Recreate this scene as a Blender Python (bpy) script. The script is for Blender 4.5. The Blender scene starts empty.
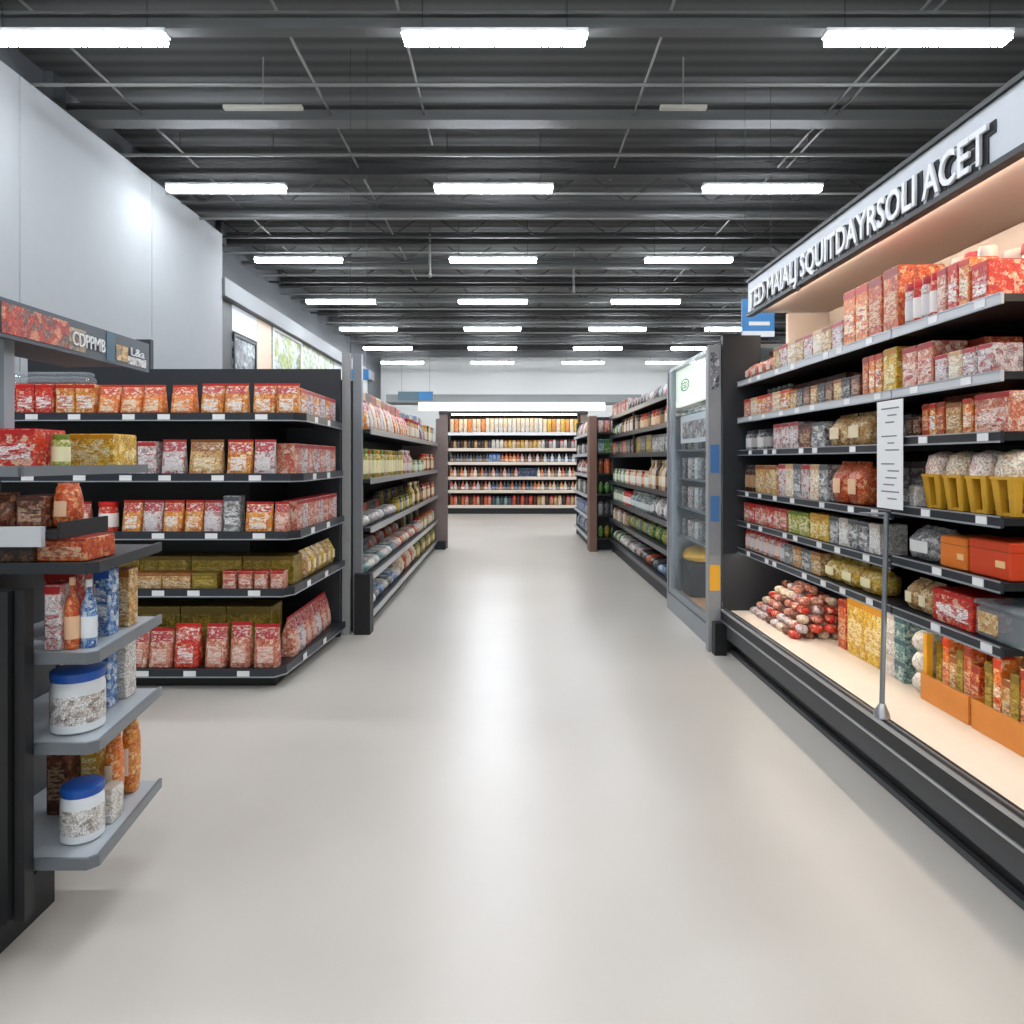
import bpy, bmesh, math, random
from mathutils import Vector, Matrix, noise
random.seed(7)
C = bpy.context.scene.collection
PI = math.pi
F, VX, VY, H = 700.0, 510.0, 460.0, 1.5          # camera calibration of the place
# ------------------------------------------------------------------ materials
MATS = {}
def lin(c):
    return tuple(((v/255)/12.92 if v/255 <= .04045 else (((v/255)+.055)/1.055)**2.4) for v in c) + (1,)
def newmat(name):
    m = bpy.data.materials.new(name); m.use_nodes = True
    nt = m.node_tree
    return m, nt, nt.nodes['Principled BSDF']
def plain(name, rgb, rough=.5, metal=0, spec=.5, emit=0, bump=0, var=0):
    if name in MATS: return MATS[name]
    m, nt, b = newmat(name)
    b.inputs['Base Color'].default_value = lin(rgb)
    b.inputs['Roughness'].default_value = rough
    b.inputs['Metallic'].default_value = metal
    b.inputs['Specular IOR Level'].default_value = spec
    if emit:
        b.inputs['Emission Color'].default_value = lin(rgb); b.inputs['Emission Strength'].default_value = emit
    if var or bump:
        tc = nt.nodes.new('ShaderNodeTexCoord'); n = nt.nodes.new('ShaderNodeTexNoise')
        n.inputs['Scale'].default_value = 6; n.inputs['Detail'].default_value = 5
        nt.links.new(tc.outputs['Object'], n.inputs['Vector'])
        if var:
            mx = nt.nodes.new('ShaderNodeMix'); mx.data_type = 'RGBA'
            c = lin(rgb)
            mx.inputs[6].default_value = tuple(v*(1-var) for v in c[:3])+(1,)
            mx.inputs[7].default_value = tuple(min(1, v*(1+var)) for v in c[:3])+(1,)
            nt.links.new(n.outputs['Fac'], mx.inputs[0]); nt.links.new(mx.outputs[2], b.inputs['Base Color'])
        if bump:
            bp = nt.nodes.new('ShaderNodeBump'); bp.inputs['Strength'].default_value = bump; bp.inputs['Distance'].default_value = .02
            nt.links.new(n.outputs['Fac'], bp.inputs['Height']); nt.links.new(bp.outputs['Normal'], b.inputs['Normal'])
    MATS[name] = m
    return m
def printed(name, cols, cell=.03, rough=.42, stretch=(1, 1, 1), emit=0):
    """Printed packaging: blocks of ink in several colours, different on every pack."""
    if name in MATS: return MATS[name]
    m, nt, b = newmat(name); L = nt.links.new; N = nt.nodes.new
    tc = N('ShaderNodeTexCoord'); oi = N('ShaderNodeObjectInfo')
    mul = N('ShaderNodeMath'); mul.operation = 'MULTIPLY'; mul.inputs[1].default_value = 41.0
    L(oi.outputs['Random'], mul.inputs[0])
    mp = N('ShaderNodeMapping'); mp.inputs['Scale'].default_value = stretch
    L(tc.outputs['Object'], mp.inputs['Vector'])
    ad = N('ShaderNodeVectorMath'); ad.operation = 'ADD'
    L(mp.outputs[0], ad.inputs[0]); L(mul.outputs[0], ad.inputs[1])
    ns = N('ShaderNodeTexNoise'); ns.inputs['Scale'].default_value = 1.2/cell; ns.inputs['Detail'].default_value = 3
    L(ad.outputs[0], ns.inputs['Vector'])
    sc = N('ShaderNodeVectorMath'); sc.operation = 'SCALE'; sc.inputs['Scale'].default_value = cell*.9
    L(ns.outputs['Color'], sc.inputs[0])
    ad2 = N('ShaderNodeVectorMath'); ad2.operation = 'ADD'
    L(ad.outputs[0], ad2.inputs[0]); L(sc.outputs[0], ad2.inputs[1])
    def vor(s):
        v = N('ShaderNodeTexVoronoi'); v.inputs['Scale'].default_value = s
        L(ad2.outputs[0], v.inputs['Vector'])
        sp = N('ShaderNodeSeparateColor'); L(v.outputs['Color'], sp.inputs[0])
        r = N('ShaderNodeValToRGB'); r.color_ramp.interpolation = 'CONSTANT'
        k = len(cols); e = r.color_ramp.elements
        while len(e) < k: e.new(.5)
        for i, c in enumerate(cols):
            e[i].position = (i+.9)/(k+.9) if i else 0; e[i].color = lin(c)
        L(sp.outputs[0], r.inputs[0]); return r
    a, c = vor(1/cell), vor(2.7/cell)
    mx = N('ShaderNodeMix'); mx.data_type = 'RGBA'; mx.inputs[0].default_value = .34
    L(a.outputs[0], mx.inputs[6]); L(c.outputs[0], mx.inputs[7])
    n2 = N('ShaderNodeTexNoise'); n2.inputs['Scale'].default_value = 4.5/cell; n2.inputs['Detail'].default_value = 2
    L(ad.outputs[0], n2.inputs['Vector'])
    mr = N('ShaderNodeMapRange'); mr.inputs[1].default_value = .36; mr.inputs[2].default_value = .6; mr.inputs[3].default_value = .5; mr.inputs[4].default_value = 1.22
    L(n2.outputs['Fac'], mr.inputs[0])
    m3 = N('ShaderNodeMix'); m3.data_type = 'RGBA'; m3.blend_type = 'MULTIPLY'; m3.inputs[0].default_value = 1
    L(mx.outputs[2], m3.inputs[6]); L(mr.outputs[0], m3.inputs[7]); mx = m3
    L(mx.outputs[2], b.inputs['Base Color'])
    b.inputs['Roughness'].default_value = rough
    if emit:
        L(mx.outputs[2], b.inputs['Emission Color']); b.inputs['Emission Strength'].default_value = emit
    MATS[name] = m
    return m
def glassy(name, tint, opac=.12):
    if name in MATS: return MATS[name]
    m = bpy.data.materials.new(name); m.use_nodes = True; nt = m.node_tree; nt.nodes.clear()
    N, L = nt.nodes.new, nt.links.new
    o = N('ShaderNodeOutputMaterial'); t = N('ShaderNodeBsdfTransparent'); t.inputs[0].default_value = lin(tint)
    g = N('ShaderNodeBsdfGlossy'); g.inputs['Roughness'].default_value = .06
    d = N('ShaderNodeBsdfDiffuse'); d.inputs[0].default_value = lin((205, 215, 220))
    m1 = N('ShaderNodeMixShader'); m1.inputs[0].default_value = opac; L(t.outputs[0], m1.inputs[1]); L(d.outputs[0], m1.inputs[2])
    m2 = N('ShaderNodeMixShader'); m2.inputs[0].default_value = .06; L(m1.outputs[0], m2.inputs[1]); L(g.outputs[0], m2.inputs[2])
    L(m2.outputs[0], o.inputs[0]); MATS[name] = m
    return m

BLACK = plain('black powder coat', (20, 21, 23), .5)
CHAR = plain('charcoal panel', (38, 41, 45), .55)
DGREY = plain('dark grey steel', (44, 47, 51), .42, .3)
GREY = plain('grey steel', (128, 132, 136), .38, .4)
CHROME = plain('brushed metal', (190, 193, 196), .28, .8)
RAIL = plain('dark price rail', (52, 56, 62), .3, .3)
EDGE = plain('bright rail edge', (176, 180, 184), .3, .5)
LRAIL = plain('pale price rail', (196, 198, 200), .4)
WHITE = plain('white card', (238, 238, 236), .55)
CREAM = plain('cream board', (240, 222, 200), .5, var=.06)
PEACH = plain('peach canopy board', (240, 220, 202), .6)
BROWN = plain('brown grey end panel', (132, 116, 110), .6, var=.12)
GLASS = glassy('clear pane', (235, 242, 244), .07)
ACRYL = glassy('clear shelf plastic', (210, 218, 222), .38)
INK = plain('dark ink', (45, 46, 50), .6)
# ------------------------------------------------------------------ mesh tools
class MB:
    def __init__(s): s.v, s.f, s.m = [], [], []
    def add(s, vs, fs, mi=0):
        b = len(s.v); s.v += [tuple(p) for p in vs]
        for f in fs: s.f.append(tuple(b+i for i in f)); s.m.append(mi)
    def box(s, x0, x1, y0, y1, z0, z1, mi=0, M=None):
        vs = [Vector((x, y, z)) for z in (z0, z1) for y in (y0, y1) for x in (x0, x1)]
        if M: vs = [M @ p for p in vs]
        s.add(vs, [(0, 2, 3, 1), (4, 5, 7, 6), (0, 1, 5, 4), (2, 6, 7, 3), (0, 4, 6, 2), (1, 3, 7, 5)], mi)
        return s
    def prism(s, poly, z0, z1, mi=0):          # poly counter-clockwise in x, y
        n = len(poly)
        s.add([(x, y, z0) for x, y in poly]+[(x, y, z1) for x, y in poly],
              [tuple(reversed(range(n))), tuple(range(n, 2*n))]+[(i, (i+1) % n, n+(i+1) % n, n+i) for i in range(n)], mi)
        return s
    def loft(s, secs, n=20, mi=0, caps=True):  # secs: (z, half width, half depth, squareness, ox, oy)
        vs, fs = [], []
        for sec in secs:
            z, hw, hd, e = sec[:4]; ox, oy = (sec[4], sec[5]) if len(sec) > 4 else (0, 0)
            for k in range(n):
                t = 2*PI*(k+.5)/n; c, q = math.cos(t), math.sin(t)
                vs.append((ox+hw*math.copysign(abs(c)**(2/e), c), oy+hd*math.copysign(abs(q)**(2/e), q), z))
        for j in range(len(secs)-1):
            for k in range(n):
                a, b = j*n+k, j*n+(k+1) % n
                fs.append((a, b, b+n, a+n))
        if caps:
            fs.append(tuple(reversed(range(n)))); t0 = (len(secs)-1)*n; fs.append(tuple(range(t0, t0+n)))
        s.add(vs, fs, mi); return s
    def lathe(s, prof, n=18, mi=0, caps=True):
        return s.loft([(z, r, r, 2) for r, z in prof], n, mi, caps)
    def tube(s, p, q, r, n=10, mi=0):
        p, q = Vector(p), Vector(q); d = (q-p).normalized()
        a = d.orthogonal().normalized(); b = d.cross(a)
        vs = [c+r*(math.cos(2*PI*k/n)*a+math.sin(2*PI*k/n)*b) for c in (p, q) for k in range(n)]
        s.add(vs, [(k, (k+1) % n, n+(k+1) % n, n+k) for k in range(n)]+[tuple(reversed(range(n))), tuple(range(n, 2*n))], mi)
        return s
    def bevel_box(s, w, d, h, r=.004, mi=0, z0=0):
        e = [(z0, w/2-r, d/2-r), (z0+r, w/2, d/2), (z0+h-r, w/2, d/2), (z0+h, w/2-r, d/2-r)]
        vs = []
        for z, a, b in e:
            c = r
            vs += [(-a+c, -b, z), (a-c, -b, z), (a, -b+c, z), (a, b-c, z), (a-c, b, z), (-a+c, b, z), (-a, b-c, z), (-a, -b+c, z)]
        fs = [tuple(reversed(range(8))), tuple(range(24, 32))]
        for j in range(3):
            for k in range(8): fs.append((j*8+k, j*8+(k+1) % 8, j*8+8+(k+1) % 8, j*8+8+k))
        s.add(vs, fs, mi); return s
    def lumps(s, amt, fr, seed=0):
        out = []
        for p in s.v:
            q = Vector(p); k = noise.noise(q*fr+Vector((seed, seed*1.7, 3)))
            c = Vector((q.x, q.y, 0)); d = c.normalized() if c.length > 1e-5 else Vector((0, 0, 1))
            r = q+d*amt*k
            if q.z > .004: r.z = max(.001, r.z+amt*.5*noise.noise(q*fr+Vector((9+seed, 2, 5))))
            out.append(tuple(r))
        s.v = out; return s
    def mesh(s, name, mats, smooth=None):
        me = bpy.data.meshes.new(name); me.from_pydata(s.v, [], s.f)
        for m in (mats if isinstance(mats, (list, tuple)) else [mats]): me.materials.append(m)
        me.polygons.foreach_set('material_index', s.m)
        if smooth is not None:
            me.polygons.foreach_set('use_smooth', [True]*len(s.f)); me.update(); me.set_sharp_from_angle(angle=math.radians(smooth))
        me.update(); return me
def link(name, me, parent=None, loc=None, rz=0):
    o = bpy.data.objects.new(name, me); C.objects.link(o)
    if parent: o.parent = parent
    if loc: o.location = loc
    if rz: o.rotation_euler = (0, 0, rz)
    return o
def tag(o, label, cat, group=None):
    o['label'] = label; o['category'] = cat
    if group: o['group'] = group
    return o
def struct(name, me, loc=None):
    o = link(name, me, None, loc); o['kind'] = 'structure'; return o
def thing(name, label, cat, loc=(0, 0, 0), group=None):
    return tag(link(name, None, None, loc), label, cat, group)
def boxm(name, mats, *bx):
    m = MB()
    for b in bx: m.box(*b)
    return m.mesh(name, mats)
def part(parent, name, mats, *bx, label=None):
    L = parent.location if parent.parent is None else Vector((0, 0, 0))
    m = MB()
    for b in bx: m.box(*b)
    if parent.parent is None:
        m.v = [tuple(Vector(p)-L) for p in m.v]
    o = link(name, m.mesh(name, mats), parent)
    if label: o['label'] = label
    return o
def text_mesh(s, name, mat, size, width=None, extrude=.004, fat=0):
    cu = bpy.data.curves.new(name, 'FONT'); cu.body = s; cu.size = size; cu.extrude = extrude
    cu.offset = fat; cu.align_x = 'LEFT'; cu.resolution_u = 3
    t = bpy.data.objects.new(name, cu); C.objects.link(t)
    bpy.context.view_layer.update()
    me = bpy.data.meshes.new_from_object(t.evaluated_get(bpy.context.evaluated_depsgraph_get()))
    bpy.data.objects.remove(t); bpy.data.curves.remove(cu)
    xs = [v.co.x for v in me.vertices]
    if width:
        k = width/(max(xs)-min(xs)); x0 = min(xs)
        for v in me.vertices: v.co.x = (v.co.x-x0)*k
    me.materials.clear(); me.materials.append(mat); me.name = name
    return me
ONES = 'zeroth first second third fourth fifth sixth seventh eighth ninth tenth eleventh twelfth thirteenth fourteenth fifteenth sixteenth seventeenth eighteenth nineteenth'.split()
def nth(i):
    if i < 20: return ONES[i]
    t, u = divmod(i, 10)
    tens = ['', '', 'twent', 'thirt', 'fort', 'fift', 'sixt', 'sevent', 'eight', 'ninet']
    return tens[t]+'ieth' if u == 0 else tens[t]+'y-'+ONES[u]
# ------------------------------------------------------------------ product palettes: (words, inks, plain accent, second accent)
PAL = {
 'amber':  ('amber and red', [(218, 130, 40), (236, 166, 76), (196, 84, 30), (244, 222, 180), (226, 146, 52)], (190, 32, 26), (244, 236, 226)),
 'orange': ('orange', [(234, 118, 34), (240, 148, 62), (216, 88, 28), (248, 214, 168)], (200, 52, 24), (246, 222, 190)),
 'red':    ('bright red', [(204, 36, 24), (222, 74, 40), (240, 200, 170), (184, 28, 22), (214, 50, 30)], (200, 26, 22), (245, 235, 228)),
 'pink':   ('pink and red', [(206, 128, 100), (226, 168, 142), (186, 66, 56), (244, 220, 200), (200, 112, 84)], (176, 28, 34), (236, 210, 196)),
 'tan':    ('tan and gold', [(196, 148, 84), (220, 184, 126), (168, 112, 56), (236, 216, 176)], (150, 84, 34), (232, 214, 176)),
 'whitered': ('white and red', [(226, 214, 208), (206, 190, 186), (184, 60, 52), (236, 230, 226), (150, 130, 132)], (176, 44, 44), (220, 214, 214)),
 'grey':   ('grey and white', [(120, 120, 120), (186, 184, 180), (70, 70, 74), (214, 210, 204)], (78, 80, 86), (220, 218, 214)),
 'tubw':   ('white and blue', [(228, 226, 222), (208, 198, 188), (238, 236, 232), (150, 130, 118)], (28, 84, 170), (232, 236, 238)),
 'blush':  ('pale pink', [(246, 222, 208), (250, 236, 226), (232, 190, 172), (248, 228, 214)], (206, 140, 120), (250, 236, 226)),
 'slate':  ('dark grey', [(52, 54, 60), (90, 92, 98), (30, 30, 34), (150, 146, 142)], (26, 28, 32), (170, 166, 160)),
 'dark':   ('dark brown', [(48, 30, 24), (84, 48, 34), (28, 20, 18), (130, 92, 66)], (30, 18, 16), (166, 128, 92)),
 'choc':   ('chocolate brown', [(96, 52, 34), (128, 66, 44), (66, 34, 24), (176, 128, 100)], (70, 34, 24), (198, 160, 130)),
 'olive':  ('olive yellow', [(140, 116, 26), (160, 134, 40), (112, 94, 22), (176, 150, 62)], (120, 98, 22), (196, 170, 84)),
 'yellow': ('yellow', [(222, 176, 40), (236, 200, 84), (196, 138, 30), (244, 228, 170)], (206, 140, 20), (246, 232, 180)),
 'lime':   ('yellow-green', [(160, 166, 60), (196, 192, 96), (116, 136, 48), (226, 214, 160)], (112, 132, 40), (234, 226, 180)),
 'green':  ('leafy green', [(58, 110, 46), (92, 146, 62), (36, 74, 34), (150, 180, 110)], (44, 92, 40), (190, 206, 160)),
 'teal':   ('teal green', [(90, 130, 128), (140, 170, 166), (52, 88, 92), (200, 212, 204)], (44, 84, 92), (206, 218, 212)),
 'blue':   ('blue and white', [(58, 112, 178), (120, 166, 212), (226, 232, 236), (36, 70, 128), (200, 214, 226)], (28, 84, 170), (232, 236, 238)),
 'white':  ('white', [(232, 228, 220), (216, 208, 196), (240, 236, 230), (190, 178, 164)], (200, 186, 170), (240, 238, 234)),
 'cream':  ('cream', [(240, 222, 196), (228, 200, 166), (246, 234, 216), (206, 168, 128)], (206, 160, 110), (246, 236, 220)),
 'purple': ('purple and pink', [(130, 62, 120), (176, 104, 150), (80, 40, 96), (220, 190, 200)], (96, 40, 110), (226, 200, 214)),
 'navy':   ('dark blue', [(30, 44, 70), (50, 70, 104), (20, 26, 44), (120, 134, 154)], (24, 34, 60), (160, 170, 186)),
 'rust':   ('rust orange', [(200, 76, 28), (216, 106, 48), (166, 50, 22), (234, 172, 122)], (150, 44, 24), (236, 190, 150)),
}
def ink(p, cell=.03): return printed(f'{PAL[p][0]} print {cell}', PAL[p][1], cell)
def acc(p): return plain(f'{PAL[p][0]} accent', PAL[p][2], .4)
def acc2(p): return plain(f'{PAL[p][0]} pale accent', PAL[p][3], .45)
CLEAR = glassy('clear plastic wrap', (236, 238, 238), .25)
# ------------------------------------------------------------------ products: body mesh + child part meshes, base centre at the origin, front towards -Y
CACHE = {}
def product(kind, w, d, h, p, parts=True, cell=None):
    key = (kind, round(w, 3), round(d, 3), round(h, 3), p, parts, cell)
    if key in CACHE: return CACHE[key]
    ce = cell or max(.011, min(w, h)*.13)
    ce = ce*1.5 if kind == 'carton' and not cell else ce
    I, A, B = ink(p, round(ce, 3)), acc(p), acc2(p)
    kids = []; b = MB()
    def panel(x, z0, z1, hw, hd, e, mat, name, lift=.0015):
        g = MB(); n = 8; vs = []
        for z in (z0, z1):
            for i in range(n+1):
                xx = -x+2*x*i/n
                hdz = hd(z)
                vs.append((xx, -hdz*max(0, 1-abs(xx/hw)**e)**(1/e)-lift, z))
        g.add(vs, [(i, i+1, n+2+i, n+1+i) for i in range(n)]); return (name, g.mesh(name, mat, 30))
    if kind == 'pouch':
        hd = lambda z: d/2*(1-.9*max(0, (z/h-.12))/.83) if z/h > .12 else d/2
        secs = [(0, w/2*.96, d/2*.9, 5), (.03*h, w/2, d/2, 5), (.3*h, w/2*.985, d*.47, 4), (.6*h, w/2*.985, d*.36, 3.5), (.82*h, w/2*.99, d*.17, 3), (.92*h, w/2, .006, 3)]
        b.loft(secs, 24)
        mats = [I]
        s = MB().box(-w/2, w/2, -.004, .004, .92*h, h)
        if parts:
            kids.append(('top_seal', s.mesh('top_seal', A)))
            def front(xf, za, zb, rows=3):
                g = MB(); n = 8; vs = []
                for r in range(rows+1):
                    z = (za+(zb-za)*r/rows)*h
                    for q in range(len(secs)-1):
                        if secs[q][0] <= z <= secs[q+1][0]:
                            t = (z-secs[q][0])/(secs[q+1][0]-secs[q][0]); hw, hd_, e = [secs[q][k]+(secs[q+1][k]-secs[q][k])*t for k in (1, 2, 3)]
                    for i in range(n+1):
                        xx = -w/2*xf+w*xf*i/n; vs.append((xx, -hd_*max(0, 1-abs(xx/hw)**e)**(1/e)-.003, z))
                g.add(vs, [(r*(n+1)+i, r*(n+1)+i+1, (r+1)*(n+1)+i+1, (r+1)*(n+1)+i) for r in range(rows) for i in range(n)]); return g
            kids.append(('label', front(.62, .12, .5).mesh('label', printed(f'{PAL[p][0]} label', [PAL[p][3], PAL[p][1][1], PAL[p][1][0], PAL[p][3]], max(.012, w*.12), stretch=(.6, 1, 2)), 30)))
            kids.append(('top_band', front(.9, .66, .9).mesh('top_band', printed(f'{PAL[p][0]} band', [PAL[p][2], PAL[p][2], PAL[p][3], PAL[p][1][2]], max(.01, w*.1), stretch=(1, 1, 1.6)), 30)))
        else:
            b.box(-w/2, w/2, -.004, .004, .92*h, h, 1); mats.append(A)
        body = b.mesh('pouch', mats, 40)
    elif kind == 'bag':                                  # pillow pack standing up
        b.loft([(0, w/2*.8, d*.3, 4), (.05*h, w/2*.93, d*.42, 3.5), (.3*h, w/2, d/2, 3), (.65*h, w/2, d*.46, 3), (.88*h, w/2*.95, d*.22, 3), (.94*h, w/2*.9, .008, 3), (h, w/2*.95, .005, 3)], 24)
        b.lumps(min(w, d)*.07, 9/h*.25+14, w*50)
        body = b.mesh('bag', [I], 60)
        if parts:
            kids.append(('label', panel(w*.26, .25*h, .6*h, w/2, lambda z: d*.53, 3, B, 'label')[1]))
    elif kind == 'carton':
        b.bevel_box(w, d, h, .003)
        mats = [I]
        if parts:
            q = MB().box(-w*.4, w*.4, -d/2-.002, -d/2, h*.2, h*.62)
            kids.append(('front_label', q.mesh('front_label', printed(f'{PAL[p][0]} carton label', [PAL[p][3], PAL[p][2], PAL[p][3], PAL[p][1][0]], max(.01, h*.1), stretch=(.5, 1, 1.6)))))
            q = MB().box(-w*.49, w*.49, -d*.47, d*.47, h, h+.002).box(-w*.49, w*.49, -d/2-.0015, -d/2, h*.86, h*.98)
            kids.append(('top_flap', q.mesh('top_flap', A)))
        else:
            b.box(-w*.49, w*.49, -d/2-.002, -d/2, h*.72, h*.95, 1); mats.append(A)
        body = b.mesh('carton', mats)
    elif kind in ('jar', 'canister', 'tub'):
        r = w/2
        nk = .86 if kind == 'jar' else 1.0
        b.lathe([(r*.9, 0), (r, .03*h), (r, .72*h), (r*.97, .78*h), (r*nk*.92, .84*h)])
        lid = MB().lathe([(r*nk*.98, .84*h), (r*nk*1.0, .86*h), (r*nk*1.0, .98*h), (r*nk*.92, h)])
        body_m = I if kind != 'tub' else B
        if parts:
            kids.append(('lid', lid.mesh('lid', A, 40)))
            lb = MB().lathe([(r*1.012, .16*h), (r*1.012, .62*h)], caps=False)
            kids.append(('label', lb.mesh('label', B if kind != 'tub' else I, 40)))
            body = b.mesh(kind, [body_m], 40)
        else:
            b.lathe([(r*nk*.98, .84*h), (r*nk, .86*h), (r*nk, .98*h), (r*nk*.92, h)], 14, 1)
            body = b.mesh(kind, [body_m, A], 40)
    elif kind == 'bottle':
        r = w/2
        b.lathe([(r*.92, 0), (r, .03*h), (r, .55*h), (r*.82, .66*h), (r*.4, .78*h), (r*.36, .9*h)], 16)
        cap = [(r*.42, .89*h), (r*.42, .985*h), (r*.36, h)]
        if parts:
            kids.append(('cap', MB().lathe(cap, 14).mesh('cap', B, 40)))
            kids.append(('label', MB().lathe([(r*1.015, .14*h), (r*1.015, .46*h)], 16, 0, False).mesh('label', B, 40)))
            body = b.mesh('bottle', [I], 40)
        else:
            b.lathe(cap, 12, 1); b.lathe([(r*1.02, .16*h), (r*1.02, .42*h)], 14, 2, False)
            body = b.mesh('bottle', [I, A, B], 40)
    elif kind == 'can':
        r = w/2
        b.lathe([(r*.94, 0), (r*.96, .02*h), (r, .06*h), (r, .92*h), (r*.95, .97*h), (r*.95, h), (r*.9, h), (r*.89, .985*h)], 18)
        if parts: kids.append(('label', MB().lathe([(r*1.01, .12*h), (r*1.01, .86*h)], 18, 0, False).mesh('label', I, 40)))
        body = b.mesh('can', [CHROME if parts else I], 40)
    elif kind == 'packet':                               # small wrapped pack lying flat
        b.loft([(0, w*.4, d*.36, 3), (h*.25, w*.48, d*.47, 3), (h*.55, w/2, d/2, 3), (h*.85, w*.44, d*.42, 3), (h, w*.3, d*.28, 3)], 18)
        b.lumps(h*.1, 30, w*70)
        body = b.mesh('packet', [I], 60)
        if parts:
            kids.append(('label', MB().loft([(h*1.0, w*.24, d*.2, 4), (h*1.0+.0015, w*.24, d*.2, 4)], 12).mesh('label', B)))
    elif kind == 'tray':                                 # low open display tray
        t = .004
        b.box(-w/2, w/2, -d/2, d/2, 0, t).box(-w/2, w/2, -d/2, -d/2+t, t, h*.45).box(-w/2, w/2, d/2-t, d/2, t, h)
        for s in (-1, 1):
            x0, x1 = sorted((s*w/2, s*(w/2-t)))
            b.add([(x, y, z) for x in (x0, x1) for y, z in ((-d/2+t, t), (d/2-t, t), (d/2-t, h), (-d/2+t, h*.45))], [(0, 1, 2, 3), (7, 6, 5, 4), (0, 4, 5, 1), (1, 5, 6, 2), (2, 6, 7, 3), (3, 7, 4, 0)])
        body = b.mesh('tray', [I])
    elif kind == 'cabbage':
        r = w/2
        b.loft([(h*(1-math.cos(PI*i/8))/2, max(.01, .88*r*math.sin(PI*i/8)), max(.01, .88*r*math.sin(PI*i/8)), 2) for i in range(9)], 18)
        b.lumps(r*.2, 3.2/r, w*31)
        body = b.mesh('leafy head', [I], 60)
    elif kind == 'panettone':                            # tall tapered case with puffy wrapped top
        zt = .55*h
        m = MB()
        for sx in (-1, 1):
            for sy in (-1, 1):
                m.loft([(0, w*.1, w*.1, 6, sx*w*.25, sy*d*.25), (zt, w*.13, d*.13, 6, sx*w*.3, sy*d*.3)], 12)
        m.box(-w*.44, w*.44, -d*.44, d*.44, zt, zt+.012)
        b = m
        b.box(-w*.32, w*.32, -d*.3, d*.3, .0, .012)
        body = b.mesh('panettone', [plain('mustard card', (212, 160, 40), .5)])
        c = MB().loft([(.02, w*.2, d*.2, 3), (zt*.45, w*.22, d*.22, 3), (zt*.5, w*.1, d*.1, 2)], 14)
        kids.append(('cake', c.mesh('cake', ink('choc', .03), 60)))
        t = MB().loft([(zt+.012, w*.42, d*.42, 4), (zt+.04, w*.45, d*.45, 3), (zt+.6*(h-zt), w*.46, d*.46, 2.6), (zt+.85*(h-zt), w*.4, d*.4, 2.2), (h, w*.14, d*.14, 2)], 26)
        t.lumps(w*.08, 22, w*40+h*90)
        kids.append(('wrapped_top', t.mesh('wrapped_top', I, 70)))
    CACHE[key] = (body, kids)
    return CACHE[key]
WORD = {'pouch': 'food pouch', 'bag': 'pillow bag', 'carton': 'carton', 'jar': 'jar', 'canister': 'canister', 'tub': 'tub', 'bottle': 'bottle',
        'can': 'can', 'packet': 'wrapped packet', 'tray': 'display tray', 'cabbage': 'leafy head', 'panettone': 'puffy wrapped cake'}
NAME = {'pouch': 'food_pouch', 'bag': 'snack_bag', 'carton': 'carton', 'jar': 'glass_jar', 'canister': 'canister', 'tub': 'plastic_tub', 'bottle': 'bottle',
        'can': 'tin_can', 'packet': 'wrapped_packet', 'tray': 'display_tray', 'cabbage': 'leafy_vegetable', 'panettone': 'wrapped_cake'}
PEND = []         # (object, row, words): labelled once every row is complete
def put(kind, w, d, h, p, loc, rz=0, row='', parts=True, cell=None, word=None, name=None):
    body, kids = product(kind, w, d, h, p, parts, cell)
    o = link(name or NAME[kind], body, None, loc, rz)
    for nm, me in kids:
        link(nm, me, o)
    PEND.append((o, row, f'{PAL[p][0]} {word or WORD[kind]}', kind))
    return o
def label_all():
    from collections import Counter, defaultdict
    tot = Counter((r, w) for _o, r, w, _k in PEND); seen = defaultdict(int)
    for o, r, w, k in PEND:
        where, ref = r if isinstance(r, tuple) else (r, '')
        seen[(r, w)] += 1
        t = f'{w} on {where}' if not where.startswith('in ') else f'{w} {where}'
        if tot[(r, w)] > 1: t += f', {nth(seen[(r, w)])} from the {ref}'
        if len(t.split()) > 16: print('LONG', t)
        tag(o, t, {'pouch': 'pouch', 'cabbage': 'vegetable', 'panettone': 'cake', 'packet': 'packet'}.get(k, k), f'{w}s on {where}'.replace('on in ', 'in '))
def run(axis, a, b, front, face, z, spec, row, parts=True, inset=.03, jig=.0, gap=.008, lean=.0):
    """Fill a shelf run from a to b along 'x' or 'y'; face = which way the fronts look: '-y', '-x', '+x'.  spec: list of (kind, w, d, h, palette, count)"""
    rz = {'-y': 0, '-x': -PI/2, '+x': PI/2}[face]
    seq = []
    for s in spec:
        for _ in range(s[5] if len(s) > 5 else 1): seq.append(s)
    s = 1 if b > a else -1
    pos = a; i = 0
    while True:
        kind, w, d, h, p = seq[i % len(seq)][:5]
        if abs(b-pos) < w+gap: break
        c = pos+s*(w/2+gap/2)
        j = random.uniform(0, jig)
        off = d/2+inset+j
        loc = (c, front+off, z) if face == '-y' else ((front+off, c, z) if face == '-x' else (front-off, c, z))
        put(kind, w, d, h, p, loc, rz, row, parts)
        pos += s*(w+gap); i += 1
def fit(axis, a, b, front, face, z, kind, n, d, h, p, row, parts=True, inset=.03, gap=.006, word=None, name=None, cell=None, jig=0):
    """n equal items filling a..b"""
    rz = {'-y': 0, '-x': -PI/2, '+x': PI/2}[face]
    step = (b-a)/n; w = abs(step)-gap
    for i in range(n):
        c = a+step*(i+.5)
        pp = p[i % len(p)] if isinstance(p, (list, tuple)) else p
        dd = min(w, d) if kind in ('jar', 'canister', 'tub', 'bottle', 'can', 'cabbage') else d
        ww = min(w, d) if kind in ('jar', 'canister', 'tub', 'bottle', 'can', 'cabbage') else w
        off = dd/2+inset+random.uniform(0, jig)
        loc = (c, front+off, z) if face == '-y' else ((front+off, c, z) if face == '-x' else (front-off, c, z))
        put(kind, ww, dd, h, pp, loc, rz, row, parts, cell, word, name)
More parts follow.
